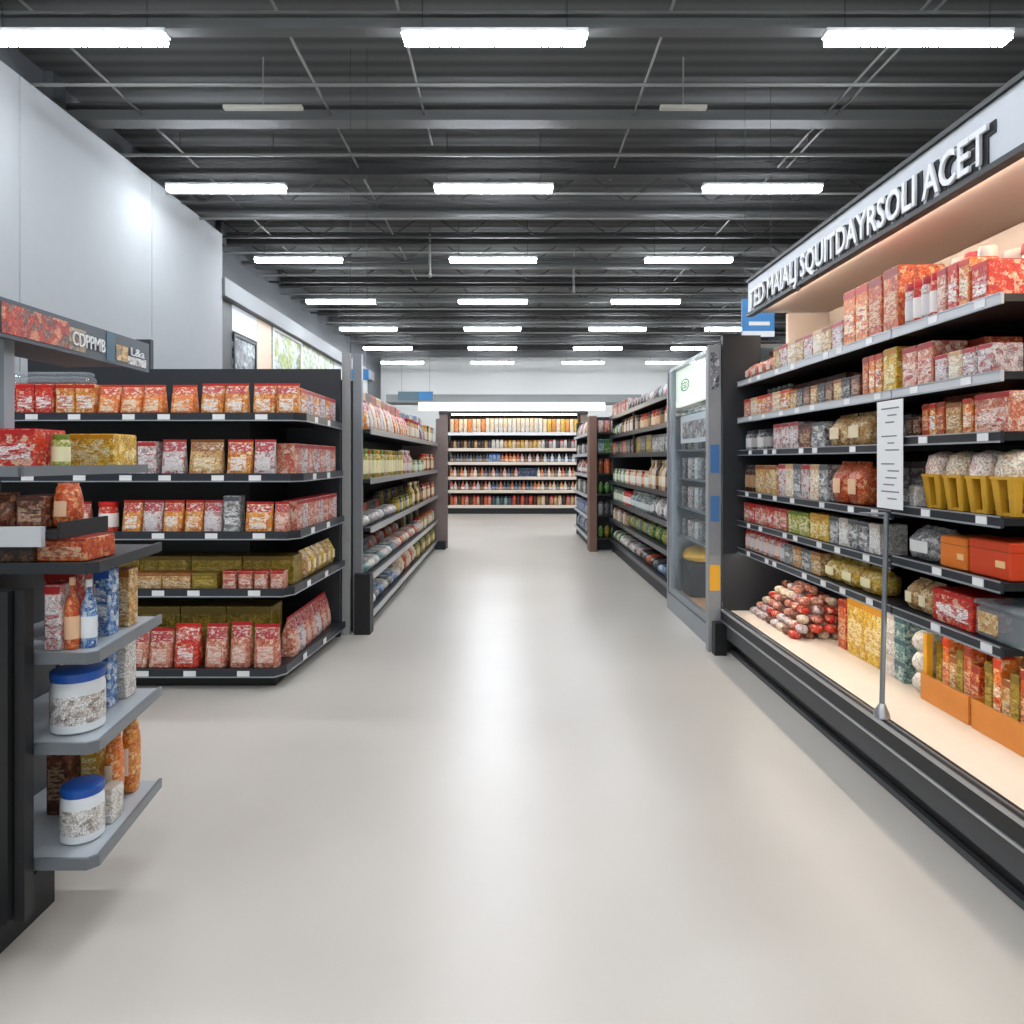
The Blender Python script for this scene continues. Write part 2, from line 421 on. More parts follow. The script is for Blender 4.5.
EPS = .002
# ================================================================== the room
def floor_mat():
    m, nt, b = newmat('polished concrete'); N, L = nt.nodes.new, nt.links.new
    tc = N('ShaderNodeTexCoord'); n = N('ShaderNodeTexNoise'); n.inputs['Scale'].default_value = .55; n.inputs['Detail'].default_value = 6
    L(tc.outputs['Object'], n.inputs['Vector'])
    r = N('ShaderNodeValToRGB'); r.color_ramp.elements[0].position = .3; r.color_ramp.elements[1].position = .72
    r.color_ramp.elements[0].color = lin((198, 190, 179)); r.color_ramp.elements[1].color = lin((212, 205, 194))
    L(n.outputs['Fac'], r.inputs[0]); L(r.outputs[0], b.inputs['Base Color'])
    n2 = N('ShaderNodeTexNoise'); n2.inputs['Scale'].default_value = 2.2; n2.inputs['Detail'].default_value = 4
    L(tc.outputs['Object'], n2.inputs['Vector'])
    mr = N('ShaderNodeMapRange'); mr.inputs[3].default_value = .27; mr.inputs[4].default_value = .38
    L(n2.outputs['Fac'], mr.inputs[0]); L(mr.outputs[0], b.inputs['Roughness'])
    b.inputs['Specular IOR Level'].default_value = .5
    return m
struct('floor', boxm('floor', floor_mat(), (-9, 9, -4, 26.2, -.1, 0)))
def ceil_mat():
    m, nt, b = newmat('ribbed ceiling deck'); N, L = nt.nodes.new, nt.links.new
    tc = N('ShaderNodeTexCoord'); w = N('ShaderNodeTexWave'); w.bands_direction = 'Y'; w.inputs['Scale'].default_value = 1.6; w.inputs['Distortion'].default_value = 0
    L(tc.outputs['Object'], w.inputs['Vector'])
    r = N('ShaderNodeValToRGB'); r.color_ramp.elements[0].color = lin((66, 67, 67)); r.color_ramp.elements[1].color = lin((88, 89, 88))
    L(w.outputs['Fac'], r.inputs[0]); L(r.outputs[0], b.inputs['Base Color']); b.inputs['Roughness'].default_value = .8
    return m
CZ = 5.5
struct('ceiling', boxm('ceiling', ceil_mat(), (-9, 9, -4, 26.2, CZ, CZ+.12)))
WALLW = plain('white painted wall', (174, 177, 178), .9, spec=.05, var=.03)
DWALL = plain('dark grey wall', (88, 91, 94), .75)
struct('wall_back', boxm('wall_back', plain('back wall paint', (204, 204, 200), .7), (-9, 9, 26, 26.2, 0, CZ)))
struct('wall_right', boxm('wall_right', DWALL, (8.0, 8.2, -4, 26, 0, CZ)))
struct('wall_left_outer', boxm('wall_left_outer', DWALL, (-4.95, -4.8, -4, 26, 0, CZ)))
WT = 5.03
wl = MB().box(-4.75, -4.5, -4, 6.42, 0, WT).box(-4.75, -4.5, 6.435, 8.79, 0, WT).box(-4.75, -4.5, 8.805, 10.95, 0, WT).box(-4.75, -4.515, 6.42, 6.435, 0, WT).box(-4.75, -4.515, 8.79, 8.805, 0, WT)
struct('wall_left', wl.mesh('wall_left', WALLW))
struct('wall_left_far', boxm('wall_left_far', DWALL, (-4.75, -4.6, 10.96, 23.0, 0, 4.25)))
struct('trim_1', MB().box(-4.75, -4.46, 10.96, 23, 4.08, 4.36).mesh('trim_1', plain('grey fascia', (128, 131, 132), .6)))
# pilasters of the dark outer wall seen over the white wall
for i, y in enumerate((7.2, 9.1, 11.4)):
    struct(f'trim_{i+2}', boxm('trim', plain('dark pilaster', (70, 73, 76), .75), (-4.79, -4.7, y, y+.2, WT+.01, CZ)))
# ceiling steel: every beam and pipe its own object
BEAM = plain('grey painted beam', (88, 89, 88), .6)
PIPE = plain('pale conduit', (124, 124, 121), .5)
DBEAM = plain('dark joist', (56, 56, 55), .7)
def beam(y, z, h, w, m=BEAM, x0=-4.78, x1=7.98, web=False):
    b = MB().box(x0, x1, y-w/2, y+w/2, z, z+.025).box(x0, x1, y-w/2, y+w/2, z+h-.025, z+h).box(x0, x1, y-.008, y+.008, z+.025, z+h-.025)
    o = struct('ceiling_beam', b.mesh('ceiling_beam', m)); return o
beam(5.62, 4.93, .14, .12); beam(7.55, 5.12, .18, .2); 
yy = 8.9
for i in range(12):
    beam(yy, 5.1, .2, .14, BEAM if i % 2 else DBEAM); yy += 1.42
def truss(y, z0, z1, x0=-4.78, x1=7.98):
    b = MB().box(x0, x1, y-.025, y+.025, z0, z0+.03).box(x0, x1, y-.025, y+.025, z1-.03, z1)
    n = 22; st = (x1-x0)/n
    for i in range(n):
        a, c = x0+i*st, x0+(i+1)*st
        b.tube((a, y, z0+.015 if i % 2 else z1-.015), (c, y, z1-.015 if i % 2 else z0+.015), .012, 6)
    struct('ceiling_truss', b.mesh('ceiling_truss', DBEAM))
for y in (9.6, 11.1, 12.5, 13.9, 15.3, 16.8, 18.2, 19.6, 21.0, 22.5): truss(y, 5.02, 5.46)
def pipe(p, q, r=.018, m=PIPE):
    struct('ceiling_pipe', MB().tube(p, q, r, 8).mesh('ceiling_pipe', m, 60))
for y, z, r in ((6.72, 5.1, .018), (8.15, 5.05, .02), (9.15, 4.98, .016), (10.15, 5.0, .018), (11.7, 4.97, .016), (13.2, 4.98, .018), (14.6, 4.96, .016), (16.1, 4.97, .018), (17.6, 4.96, .018), (19.1, 4.97, .018), (20.4, 4.96, .018)):
    pipe((-4.78, y, z), (7.9, y, z), r)
for x, y0, y1 in ((-3.96, 5.0, 12.6), (-1.93, 4.5, 15.0), (-.92, 4, 8.25), (1.33, 4, 9.3), (3.40, 4, 15.5), (3.52, 4, 9.0), (5.2, 6, 20)):
    pipe((x, y0, 5.22), (x, y1, 5.22), .013)
for x, y, z0 in ((-1.34, 11.7, 4.62), (1.2, 13.2, 4.7)):
    pipe((x, y, z0), (x, y, CZ), .02)
    struct('ceiling_sprinkler', MB().lathe([(.015, z0-.07), (.04, z0-.05), (.03, z0)], 10).mesh('ceiling_sprinkler', PIPE)).location = (x, y, 0)
# ------------------------------------------------------------------ strip lights
TUBE = plain('lit tube', (240, 246, 255), .5, emit=80)
DEAD = plain('unlit tube', (176, 172, 160), .5)
TL = 1.42
housing = boxm('strip_light', plain('white light housing', (210, 212, 214), .5), (-TL/2-.02, TL/2+.02, -.05, .05, .031, .07))
tubem = MB().box(-TL/2, TL/2, -.055, .055, -.02, .03).mesh('tube', TUBE)
wirem = lambda L: MB().tube((0, 0, .07), (0, 0, L), .004, 5).mesh('suspension_wire', DGREY)
WIRE = wirem(CZ-4.8)
COLW = ['poster side', 'middle column', 'cooler side', 'outer column past the cooler']
ROWW = ['closest row', 'second row', 'third row', 'fourth row', 'fifth row', 'sixth row', 'seventh row']
def strip(x, y, z, label):
    o = link('strip_light', housing, None, (x, y, z)); tag(o, label, 'light', 'suspended strip lights')
    link('tube', tubem, o)
    for s in (-1, 1): link('suspension_wire', WIRE, o, (s*TL*.4, 0, 0))
for k in range(7):
    y = 5.5+3.05*k; x0 = -.12-.08*k
    for j, dx in enumerate((-3.3, 0, 3.32, 6.4)):
        if j == 3 and k < 3: continue
        strip(x0+dx*(1-.012*k), y, 4.8, f'lit white strip light in the {ROWW[k]} from the entrance, {COLW[j]}')
for k, y in enumerate((2.45, -.6)):                       # the same rows carry on overhead, out of the frame
    for j, dx in enumerate((-3.24, 0, 3.24)):
        strip(-.1+dx, y, 4.8, f'lit white strip light {"overhead" if k == 0 else "behind the entrance"}, {COLW[j]}')
for x, l in ((-2.45, .78), (1.72, .46)):
    o = link('unlit_strip_light', MB().box(-l/2, l/2, -.03, .03, 0, .035).mesh('unlit_strip_light', DEAD), None, (x, 6.95, 4.98))
    tag(o, f'small unlit cream strip light under the ceiling, {"the longer one on the poster side" if x < 0 else "the shorter one near the middle"}', 'light')
    link('mounting_rod', MB().tube((0, 0, .035), (0, 0, CZ-4.98), .008, 6).mesh('mounting_rod', PIPE), o)

# ================================================================== A: corner gondola facing the camera
A = thing('corner_gondola', 'charcoal corner gondola with wrapping shelves of orange and red food pouches', 'shelving', (-2.7, 5.2, 0))
part(A, 'core_panel', BLACK, (-4.0, -1.88, 5.06, 5.9, .1, 1.96))
part(A, 'rear_panel', CHAR, (-4.08, -1.44, 5.92, 5.97, 0, 2.27), (-4.08, -3.04, 5.92, 5.97, 2.27, 2.52))
part(A, 'plinth', BLACK, (-3.96, -1.56, 4.66, 5.9, 0, .1))
AZ = [1.80, 1.40, 1.02, .645, .13]; AC = [-1.37, -1.39, -1.41, -1.45, -1.49]; ACB = [-1.43, -1.42, -1.41, -1.405, -1.40]; AF = [4.6, 4.6, 4.6, 4.6, 4.56]
TAGM = WHITE
def lpart(parent, name, mb, mats, label=None):
    root = parent
    while root.parent: root = root.parent
    L = root.location
    mb.v = [tuple(Vector(p)-L) for p in mb.v]
    o = link(name, mb.mesh(name, mats), parent)
    if label: o['label'] = label
    return o
SH = ['top', 'second', 'third', 'fourth', 'bottom']
for i, z in enumerate(AZ):
    cx, cb, yf = AC[i], ACB[i], AF[i]
    th = .03 if i < 4 else .04
    s = lpart(A, 'shelf', MB().prism([(-4.0, yf), (cx-.05, yf), (cx, yf+.07), (cb, 5.9), (-1.88, 5.9), (-1.88, 5.05), (-4.0, 5.05)], z-th, z), DGREY)
    rail = MB()
    rail.prism([(-4.0, yf-.014), (cx-.045, yf-.014), (cx+.014, yf+.068), (cb+.014, 5.9), (cb, 5.9), (cx, yf+.07), (cx-.05, yf), (-4.0, yf)], z-.045, z+.012)
    rail.prism([(-4.0, yf-.017), (cx-.044, yf-.017), (cx+.017, yf+.068), (cb+.017, 5.9), (cb+.014, 5.9), (cx+.014, yf+.068), (cx-.045, yf-.014), (-4.0, yf-.014)], z-.044, z-.037, 1)
    lpart(s, 'price_rail', rail, [RAIL, EDGE])
    for k in range(7):
        x = cx-.22-k*.3-random.uniform(0, .12)
        if x < -3.4: break
        lpart(s, 'price_tag', MB().box(x-.04, x+.04, yf-.0175, yf-.0145, z-.035, z+.0), TAGM)
    for k in range(2):
        y = 4.95+k*.42; xx = cx+(cb-cx)*(y-4.6)/1.3
        lpart(s, 'price_tag', MB().box(xx+.0145, xx+.0185, y-.04, y+.04, z-.036, z+.004), TAGM)
rows_ref = 'aisle corner'
def apx(x, d=4.68): return (x-VX)/F*d
def AR(i): return (f"corner gondola's {SH[i]} shelf", rows_ref)
# top shelf, right to left from the aisle corner
z = AZ[0]+EPS
fit('x', apx(300), apx(254), 4.6, '-y', z, 'pouch', 2, .1, .21, 'amber', AR(0))
fit('x', apx(249), apx(202), 4.6, '-y', z, 'pouch', 2, .11, .21, 'amber', AR(0))
fit('x', apx(197), apx(172), 4.6, '-y', z, 'pouch', 1, .12, .2, 'orange', AR(0))
fit('x', apx(166), apx(100), 4.6, '-y', z, 'pouch', 3, .11, .2, 'orange', AR(0))
fit('x', apx(99), apx(60), 4.6, '-y', z, 'carton', 2, .12, .2, 'amber', AR(0))
fit('x', apx(58), apx(2), 4.6, '-y', z, 'carton', 3, .13, .2, 'red', AR(0))
fit('x', apx(0), apx(-60), 4.6, '-y', z, 'pouch', 3, .11, .2, 'pink', AR(0))
sx = lambda i, y: AC[i]+(ACB[i]-AC[i])*(y-4.6)/1.3
ASIDE = [f"corner gondola's {SH[i]} side shelf" for i in range(5)]
def AS(i): return (ASIDE[i], 'front corner')
fit('y', 4.88, 5.86, -1.44, '+x', z, 'carton', 6, .12, .2, ['amber', 'whitered'], AS(0), inset=.02)
# clear lidded tray of rolls on top of the red cartons
o = link('clear_tray', MB().bevel_box(.52, .11, .05, .012).mesh('clear_tray', CLEAR), None, (apx(52), 4.705, AZ[0]+.206))
tag(o, 'long clear plastic tray lying on top of the bright red cartons', 'tray')
link('lid', MB().bevel_box(.5, .1, .03, .01, 0, .051).mesh('lid', CLEAR), o)
# second shelf
z = AZ[1]+EPS
fit('x', apx(277), apx(255), 4.6, '-y', z, 'pouch', 1, .09, .235, 'whitered', AR(1))
fit('x', apx(254), apx(228), 4.6, '-y', z, 'pouch', 1, .1, .235, 'amber', AR(1))
fit('x', apx(224), apx(190), 4.6, '-y', z, 'pouch', 1, .12, .235, 'tan', AR(1))
fit('x', apx(187), apx(163), 4.6, '-y', z, 'pouch', 1, .1, .235, 'whitered', AR(1))
fit('x', apx(160), apx(141), 4.6, '-y', z, 'carton', 1, .1, .22, 'whitered', AR(1))
fit('x', apx(138), apx(118), 4.6, '-y', z, 'carton', 1, .1, .22, 'whitered', AR(1))
fit('x', apx(113), apx(20), 4.6, '-y', z, 'pouch', 4, .1, .22, ['amber', 'pink'], AR(1))
fit('y', 4.74, 5.86, -1.44, '+x', z, 'carton', 7, .12, .21, ['pink', 'whitered'], AS(1), inset=.02)
# third shelf
z = AZ[2]+EPS
fit('x', apx(290), apx(275), 4.6, '-y', z, 'pouch', 1, .1, .2, 'pink', AR(2))
fit('x', apx(274), apx(246), 4.6, '-y', z, 'pouch', 1, .11, .2, 'amber', AR(2))
fit('x', apx(243), apx(226), 4.6, '-y', z, 'carton', 1, .1, .24, 'grey', AR(2))
fit('x', apx(224), apx(186), 4.6, '-y', z, 'pouch', 2, .1, .21, ['whitered', 'amber'], AR(2))
fit('x', apx(185), apx(124), 4.6, '-y', z, 'pouch', 3, .1, .21, ['amber', 'whitered', 'amber'], AR(2))
fit('x', apx(118), apx(98), 4.6, '-y', z, 'canister', 1, .12, .2, 'red', AR(2))
fit('x', apx(92), apx(20), 4.6, '-y', z, 'pouch', 4, .1, .2, ['pink', 'amber'], AR(2))
fit('y', 4.76, 5.86, -1.43, '+x', z, 'carton', 8, .1, .2, ['pink', 'whitered', 'pink'], AS(2), inset=.02)
put('carton', .4, .2, .17, 'olive', (-1.66, 5.5, AZ[1]-.29), PI/2, (ASIDE[2]+', behind the pink cartons', ''), word='wide box') if False else None
# fourth shelf
z = AZ[3]+EPS
fit('x', apx(287), apx(224), 4.6, '-y', z, 'carton', 4, .1, .115, 'pink', AR(3), gap=.02)
fit('x', apx(220), apx(195), 4.6, '-y', z, 'carton', 1, .12, .1, 'olive', AR(3))
fit('x', apx(194), apx(137), 4.6, '-y', z, 'carton', 2, .14, .1, 'tan', AR(3))
fit('x', apx(133), apx(60), 4.6, '-y', z, 'carton', 3, .14, .1, 'tan', AR(3))
fit('x', apx(300, 4.95), apx(100, 4.95), 4.78, '-y', z, 'carton', 4, .2, .19, 'olive', ("corner gondola's fourth backing row", rows_ref), word='backing box')
fit('y', 5.02, 5.86, -1.44, '+x', z, 'bag', 6, .12, .2, ['tan', 'yellow'], AS(3), inset=.02)
# bottom shelf
z = AZ[4]+EPS
fit('x', apx(279, 4.62), apx(266, 4.62), 4.57, '-y', z, 'pouch', 1, .12, .28, 'pink', AR(4)) if False else None
fit('x', apx(279, 4.62), apx(253, 4.62), 4.57, '-y', z, 'pouch', 1, .1, .28, 'pink', AR(4))
fit('x', apx(250, 4.62), apx(229, 4.62), 4.57, '-y', z, 'pouch', 1, .13, .29, 'pink', AR(4))
fit('x', apx(226, 4.62), apx(204, 4.62), 4.57, '-y', z, 'pouch', 1, .13, .28, 'pink', AR(4))
fit('x', apx(199, 4.62), apx(173, 4.62), 4.57, '-y', z, 'pouch', 1, .13, .28, 'red', AR(4))
fit('x', apx(172, 4.62), apx(124, 4.62), 4.57, '-y', z, 'pouch', 2, .12, .25, 'pink', AR(4))
fit('x', apx(120, 4.62), apx(60, 4.62), 4.57, '-y', z, 'pouch', 3, .12, .25, 'pink', AR(4))
fit('x', apx(279, 4.95), apx(100, 4.95), 4.78, '-y', z, 'carton', 4, .22, .36, 'olive', ("corner gondola's bottom backing row", rows_ref), word='backing box')
fit('y', 4.86, 5.86, -1.46, '+x', z, 'pouch', 7, .12, .27, ['pink', 'whitered', 'pink'], AS(4), inset=.03)

# ================================================================== B: near display stand
B = thing('display_stand', 'black near display stand with grey shelves and a picture header', 'shelving', (-1.6, 2.5, 0))
part(B, 'post', BLACK, (-1.70, -1.475, 2.03, 2.08, .155, 1.12), (-1.47, -1.45, 2.02, 2.08, .155, 1.12), (-1.445, -1.415, 2.04, 2.08, .155, 1.12), (-1.7, -1.56, 2.03, 2.08, .1, .155))
part(B, 'foot', BLACK, (-2.03, -1.548, 1.7, 2.38, 0, .15))
part(B, 'back_panel', plain('dark smoked panel', (46, 50, 54), .4), (-1.74, -1.7, 2.12, 2.62, .05, 1.26))
part(B, 'upper_panel', CHAR, (-2.03, -2.0, 2.1, 2.75, .05, 1.95))
part(B, 'header_column', plain('pale grey column', (150, 156, 162), .4), (-1.77, -1.72, 2.38, 2.43, 1.486, 1.92))
hd = part(B, 'header', plain('slate header', (66, 74, 82), .45), (-2.03, -1.66, 2.0, 3.2, 1.925, 1.94), (-1.67, -1.65, 2.0, 3.2, 1.9, 2.03), label='slate header with food pictures and white lettering')
def hpic(y0, y1, z0, z1, m, nm='header_picture'):
    return lpart(hd, nm, MB().box(-1.6495, -1.6475, y0, y1, z0, z1), m)
hpic(2.27, 2.62, 1.915, 2.015, printed('berry picture print', [(196, 66, 40), (150, 40, 34), (226, 150, 110), (90, 84, 80)], .03))
hpic(2.62, 2.72, 1.915, 2.0, printed('pastry picture print', [(170, 140, 110), (110, 104, 98), (206, 180, 140)], .02))
hpic(2.86, 2.92, 1.908, 2.025, plain('teal block', (62, 96, 112), .5))
hpic(2.93, 3.02, 1.92, 1.985, printed('golden picture print', [(206, 150, 60), (226, 190, 120), (120, 110, 100)], .02))
hpic(3.02, 3.17, 1.915, 1.95, printed('white plates print', [(220, 220, 220), (120, 124, 130), (190, 170, 140)], .02))
for s, y, w, h in (('CDPPMB', 2.635, .21, .075), ('L&a', 3.04, .11, .05)):
    me = text_mesh(s, 'header_lettering', plain('white lettering', (235, 235, 235), .5), h, w, .002)
    t = link('header_lettering', me, hd)
    t.matrix_local = Matrix.Translation(Vector((-1.6455, y, 1.935 if h > .06 else 1.955))-Vector(B.location)) @ Matrix(((0, 0, 1, 0), (1, 0, 0, 0), (0, 1, 0, 0), (0, 0, 0, 1)))
GS = plain('grey shelf plastic', (176, 182, 186), .3)
BZ = [1.185, .915, .645, .30]
for i, z in enumerate(BZ):
    s = lpart(B, 'shelf', MB().prism([(-1.7, 2.1), (-1.27, 2.1), (-1.25, 2.12), (-1.315, 2.62), (-1.7, 2.62)], z-.018, z), DGREY if i == 0 else GS)
    lpart(s, 'front_rail', MB().prism([(-1.7, 2.09), (-1.265, 2.09), (-1.24, 2.115), (-1.305, 2.625), (-1.315, 2.62), (-1.25, 2.12), (-1.27, 2.1), (-1.7, 2.1)], z-.026, z+.008), plain('smoked shelf edge', (104, 109, 113), .3) if i else DGREY)
s = part(B, 'shelf', BLACK, (-1.9, -1.365, 2.11, 2.36, 1.262, 1.285))
lpart(s, 'price_rail', MB().box(-1.9, -1.40, 2.09, 2.109, 1.24, 1.30), LRAIL, 'pale price rail')
lpart(s, 'side_rail', MB().box(-1.364, -1.355, 2.11, 2.36, 1.262, 1.312), BLACK)
s = part(B, 'shelf', GREY, (-1.99, -1.47, 2.1, 2.82, 1.455, 1.475))
lpart(s, 'price_rail', MB().box(-1.469, -1.458, 2.1, 2.82, 1.45, 1.482).box(-1.99, -1.469, 2.085, 2.099, 1.45, 1.482), GREY)
def bput(px0, px1, D, kind, d, h, p, z, where, word=None, parts=True, name=None, rz=0):
    x0, x1 = (px0-VX)/F*D, (px1-VX)/F*D
    w = x1-x0
    if kind in ('jar', 'tub', 'bottle', 'can', 'canister'): d = w
    lim = -1.375 if z > 1.28 else -1.27-.13*max(0, D+d-2.12)-.008
    if z > 1.4: lim = -1.478
    if x1 > lim: x0, x1 = x0-(x1-lim), lim
    return put(kind, w, d, h, p, ((x0+x1)/2, D+d/2, z+EPS), rz, (where, 'post'), parts, None, word, name)
W1 = "near stand's topmost shelf under the header"
bput(-12, 35, 2.3, 'carton', .16, .125, 'red', 1.475, W1, 'display box'); bput(47, 64, 2.35, 'jar', .1, .11, 'lime', 1.475, W1)
bput(68, 114, 2.62, 'carton', .16, .12, 'yellow', 1.475, W1, 'display box')
W2 = "near stand's pale-railed shelf"
bput(-30, 10, 2.16, 'bag', .1, .11, 'choc', 1.285, W2); bput(16, 44, 2.18, 'carton', .12, .1, 'choc', 1.285, W2)
bput(52, 76, 2.2, 'bag', .08, .14, 'rust', 1.285, W2)
W3 = "near stand's shelf below the black rail"
bput(0, 33, 2.14, 'carton', .16, .05, 'dark', 1.185, W3, parts=False); bput(36, 86, 2.16, 'carton', .16, .072, 'rust', 1.185, W3)
W4 = "near stand's upper grey shelf"
z = .915
bput(44, 60, 2.14, 'carton', .06, .2, 'whitered', z, W4); bput(61, 75, 2.15, 'bottle', .05, .22, 'rust', z, W4)
bput(77, 92, 2.17, 'bottle', .06, .21, 'blue', z, W4); bput(93, 109, 2.32, 'carton', .06, .22, 'blue', z, W4)
bput(113, 129, 2.45, 'carton', .06, .2, 'tan', z, W4); bput(44, 76, 2.40, 'carton', .16, .2, 'red', z, W4)
W5 = "near stand's middle grey shelf"
z = .645
bput(42, 92, 2.16, 'tub', .1, .19, 'tubw', z, W5); bput(90, 108, 2.4, 'carton', .06, .19, 'blue', z, W5); bput(111, 126, 2.5, 'carton', .07, .22, 'white', z, W5)
bput(68, 86, 2.5, 'carton', .12, .22, 'red', z, W5)
W6 = "near stand's lowest grey shelf"
z = .30
bput(56, 96, 2.17, 'tub', .1, .17, 'tubw', z, W6); bput(46, 66, 2.36, 'carton', .1, .26, 'choc', z, W6); bput(80, 98, 2.42, 'carton', .1, .27, 'yellow', z, W6)
bput(101, 116, 2.4, 'bag', .07, .25, 'orange', z, W6); bput(118, 132, 2.5, 'bag', .08, .28, 'amber', z, W6); bput(100, 113, 2.305, 'carton', .07, .11, 'white', z, W6)

# ================================================================== C: left aisle shelving
def aisle_unit(name, label, loc, x_front, x_back, y0, y1, levels, top, face, rail_m, kick=.1, bays=3, shelf_m=DGREY, core=True):
    U = thing(name, label, 'shelving', loc)
    s = 1 if face == '+x' else -1
    fx = x_front
    part(U, 'back_panel', plain('dark back panel', (30, 30, 32), .6), (min(x_back, x_back-s*.05), max(x_back, x_back-s*.05), y0, y1, 0, top))
    xi = fx-s*.06
    part(U, 'plinth', CHAR, (min(x_back, xi), max(x_back, xi), y0, y1, 0, levels[-1]-.04))
    for i, z in enumerate(levels):
        sh = part(U, 'shelf', shelf_m, (min(x_back, fx), max(x_back, fx), y0+.004, y1-.004, z-.03, z))
        a, b = sorted((fx+s*.001, fx+s*.015))
        lpart(sh, 'price_rail', MB().box(a, b, y0+.004, y1-.004, z-.042, z+.012), rail_m)
    if face == '-x': part(U, 'far_end_panel', CHAR, (fx+.04, x_back-.001, y1+.001, y1+.025, 0, top))
    return U
CZS = [1.77, 1.33, .90, .48, .15]
CU = aisle_unit('aisle_shelving', 'long grey aisle shelving with poster wall behind, full of jars and packets', (-1.5, 9, 0), -1.23, -1.82, 6.16, 11.86, CZS, 2.25, '+x', CHROME)
part(CU, 'end_post', GREY, (-1.36, -1.285, 6.06, 6.12, 0, 2.42), label='blue-grey tall end post')
part(CU, 'end_frame', plain('pale grey frame', (150, 150, 148), .5), (-1.44, -1.375, 6.0, 6.06, 0, 2.42), label='pale grey end frame')
part(CU, 'end_panel', BLACK, (-1.82, -1.3, 6.121, 6.155, 0, 2.2))
part(CU, 'bumper', BLACK, (-1.335, -1.2, 6.0, 6.055, 0, .52), (-1.284, -1.2, 6.056, 6.15, 0, .5))
part(CU, 'far_end_post', BROWN, (-1.26, -1.06, 11.88, 11.95, 0, 2.2), (-1.85, -1.26, 11.88, 11.95, 0, 1.8), label='brown-grey far end panel')
part(CU, 'bumper_foot', BLACK, (-1.24, -1.08, 11.7, 11.86, 0, .13))
def CR(i, back=False): return (f"aisle shelving's {SH[i]} "+('back row' if back else 'shelf'), 'end post')
def segs(face, front, z, y0, y1, spec, row, parts=False, inset=.03, gap=.006, jig=.015):
    """spec: (length share, kind, n, depth, height, palettes)"""
    tot = sum(s[0] for s in spec); a = y0
    for sh, kind, n, d, h, p in spec:
        b = a+(y1-y0)*sh/tot
        fit('y', a, b, front, face, z+EPS, kind, n, d, h, p, row, parts, inset, gap, jig=jig)
        a = b
segs('+x', -1.23, CZS[0], 6.2, 11.8, [(1.5, 'pouch', 9, .12, .27, ['amber', 'whitered', 'cream']), (1, 'pouch', 6, .12, .25, ['orange', 'amber']), (1, 'canister', 6, .13, .25, ['pink', 'tan', 'amber']), (.8, 'pouch', 5, .12, .25, ['purple', 'dark']), (1.2, 'canister', 6, .14, .26, ['yellow', 'slate', 'white'])], CR(0), True)
segs('+x', -1.44, CZS[0], 6.2, 11.8, [(1.5, 'carton', 6, .16, .42, ['dark', 'rust', 'cream']), (1, 'carton', 4, .16, .41, ['rust', 'whitered']), (1.2, 'carton', 5, .16, .38, ['grey', 'blue', 'teal', 'white']), (.8, 'carton', 4, .16, .42, ['blue', 'white'])], CR(0, True))
segs('+x', -1.23, CZS[1], 6.2, 11.8, [(1.6, 'jar', 12, .13, .27, ['lime', 'tan', 'lime', 'yellow']), (.6, 'bottle', 5, .12, .29, ['pink', 'whitered']), (.9, 'jar', 8, .12, .17, ['green', 'lime', 'white']), (1, 'jar', 8, .12, .26, ['orange', 'dark', 'yellow'])], CR(1), True)
segs('+x', -1.23, CZS[2], 6.2, 11.8, [(1.2, 'packet', 7, .2, .1, ['white', 'grey', 'whitered']), (.9, 'jar', 8, .12, .17, ['olive', 'slate', 'lime']), (.6, 'bottle', 4, .13, .3, ['yellow', 'dark']), (1.2, 'jar', 9, .13, .24, ['dark', 'orange', 'tan'])], CR(2), True)
segs('+x', -1.45, CZS[2], 6.2, 11.8, [(1.2, 'carton', 8, .16, .16, ['slate', 'rust', 'dark']), (1.5, 'jar', 12, .12, .24, ['slate', 'olive', 'dark']), (1.2, 'bottle', 9, .12, .28, ['dark', 'choc'])], CR(2, True))
segs('+x', -1.23, CZS[3], 6.2, 11.8, [(1.0, 'packet', 7, .24, .1, ['teal', 'white', 'white']), (1.2, 'packet', 10, .22, .12, ['whitered', 'cream', 'rust']), (1.2, 'jar', 10, .12, .2, ['whitered', 'tan', 'olive'])], CR(3), True)
segs('+x', -1.49, CZS[3], 6.2, 11.8, [(.8, 'carton', 5, .18, .18, ['teal', 'navy']), (1.2, 'packet', 8, .2, .16, ['rust', 'whitered']), (1.2, 'jar', 9, .12, .24, ['dark', 'olive', 'white'])], CR(3, True))
segs('+x', -1.23, CZS[4], 6.2, 11.8, [(1.2, 'packet', 8, .26, .1, ['blue', 'white', 'grey']), (.8, 'bag', 5, .16, .24, ['cream', 'rust']), (1.4, 'jar', 11, .13, .2, ['olive', 'lime', 'dark'])], CR(4), True)

# ================================================================== posters on the far wall over the shelving
def poster(y0, y1, z0, z1, m, label, frame=None):
    x = -4.6; y0, y1, z0, z1 = y0*1.095, y1*1.095, 1.5+(z0-1.5)*1.095, 1.5+(z1-1.5)*1.095
    o = link('picture_panel', boxm('picture_panel', m, (.005, .03, y0-(y0+y1)/2, y1-(y0+y1)/2, 0, z1-z0)), None, (x, (y0+y1)/2, z0)); tag(o, label, 'picture')
    if frame:
        h, w = z1-z0, (y1-y0)/2
        link('picture_frame', boxm('picture_frame', frame, (.031, .05, -w, -w+.05, 0, h), (.031, .05, w-.05, w, 0, h), (.031, .05, -w+.05, w-.05, h-.05, h), (.031, .05, -w+.05, w-.05, 0, .05)), o)
poster(10.1, 10.5, 2.5, 3.84, BLACK, 'narrow black panel at the near end of the poster wall')
poster(10.52, 11.55, 3.45, 3.84, plain('white lightbox', (214, 219, 224), .5, emit=.1), 'white glowing panel above the dark framed picture')
poster(10.56, 11.5, 2.5, 3.42, printed('dark portrait print', [(70, 76, 82), (150, 158, 164), (40, 44, 50), (200, 206, 210)], .25), 'dark framed picture with grey bottle shapes', BLACK)
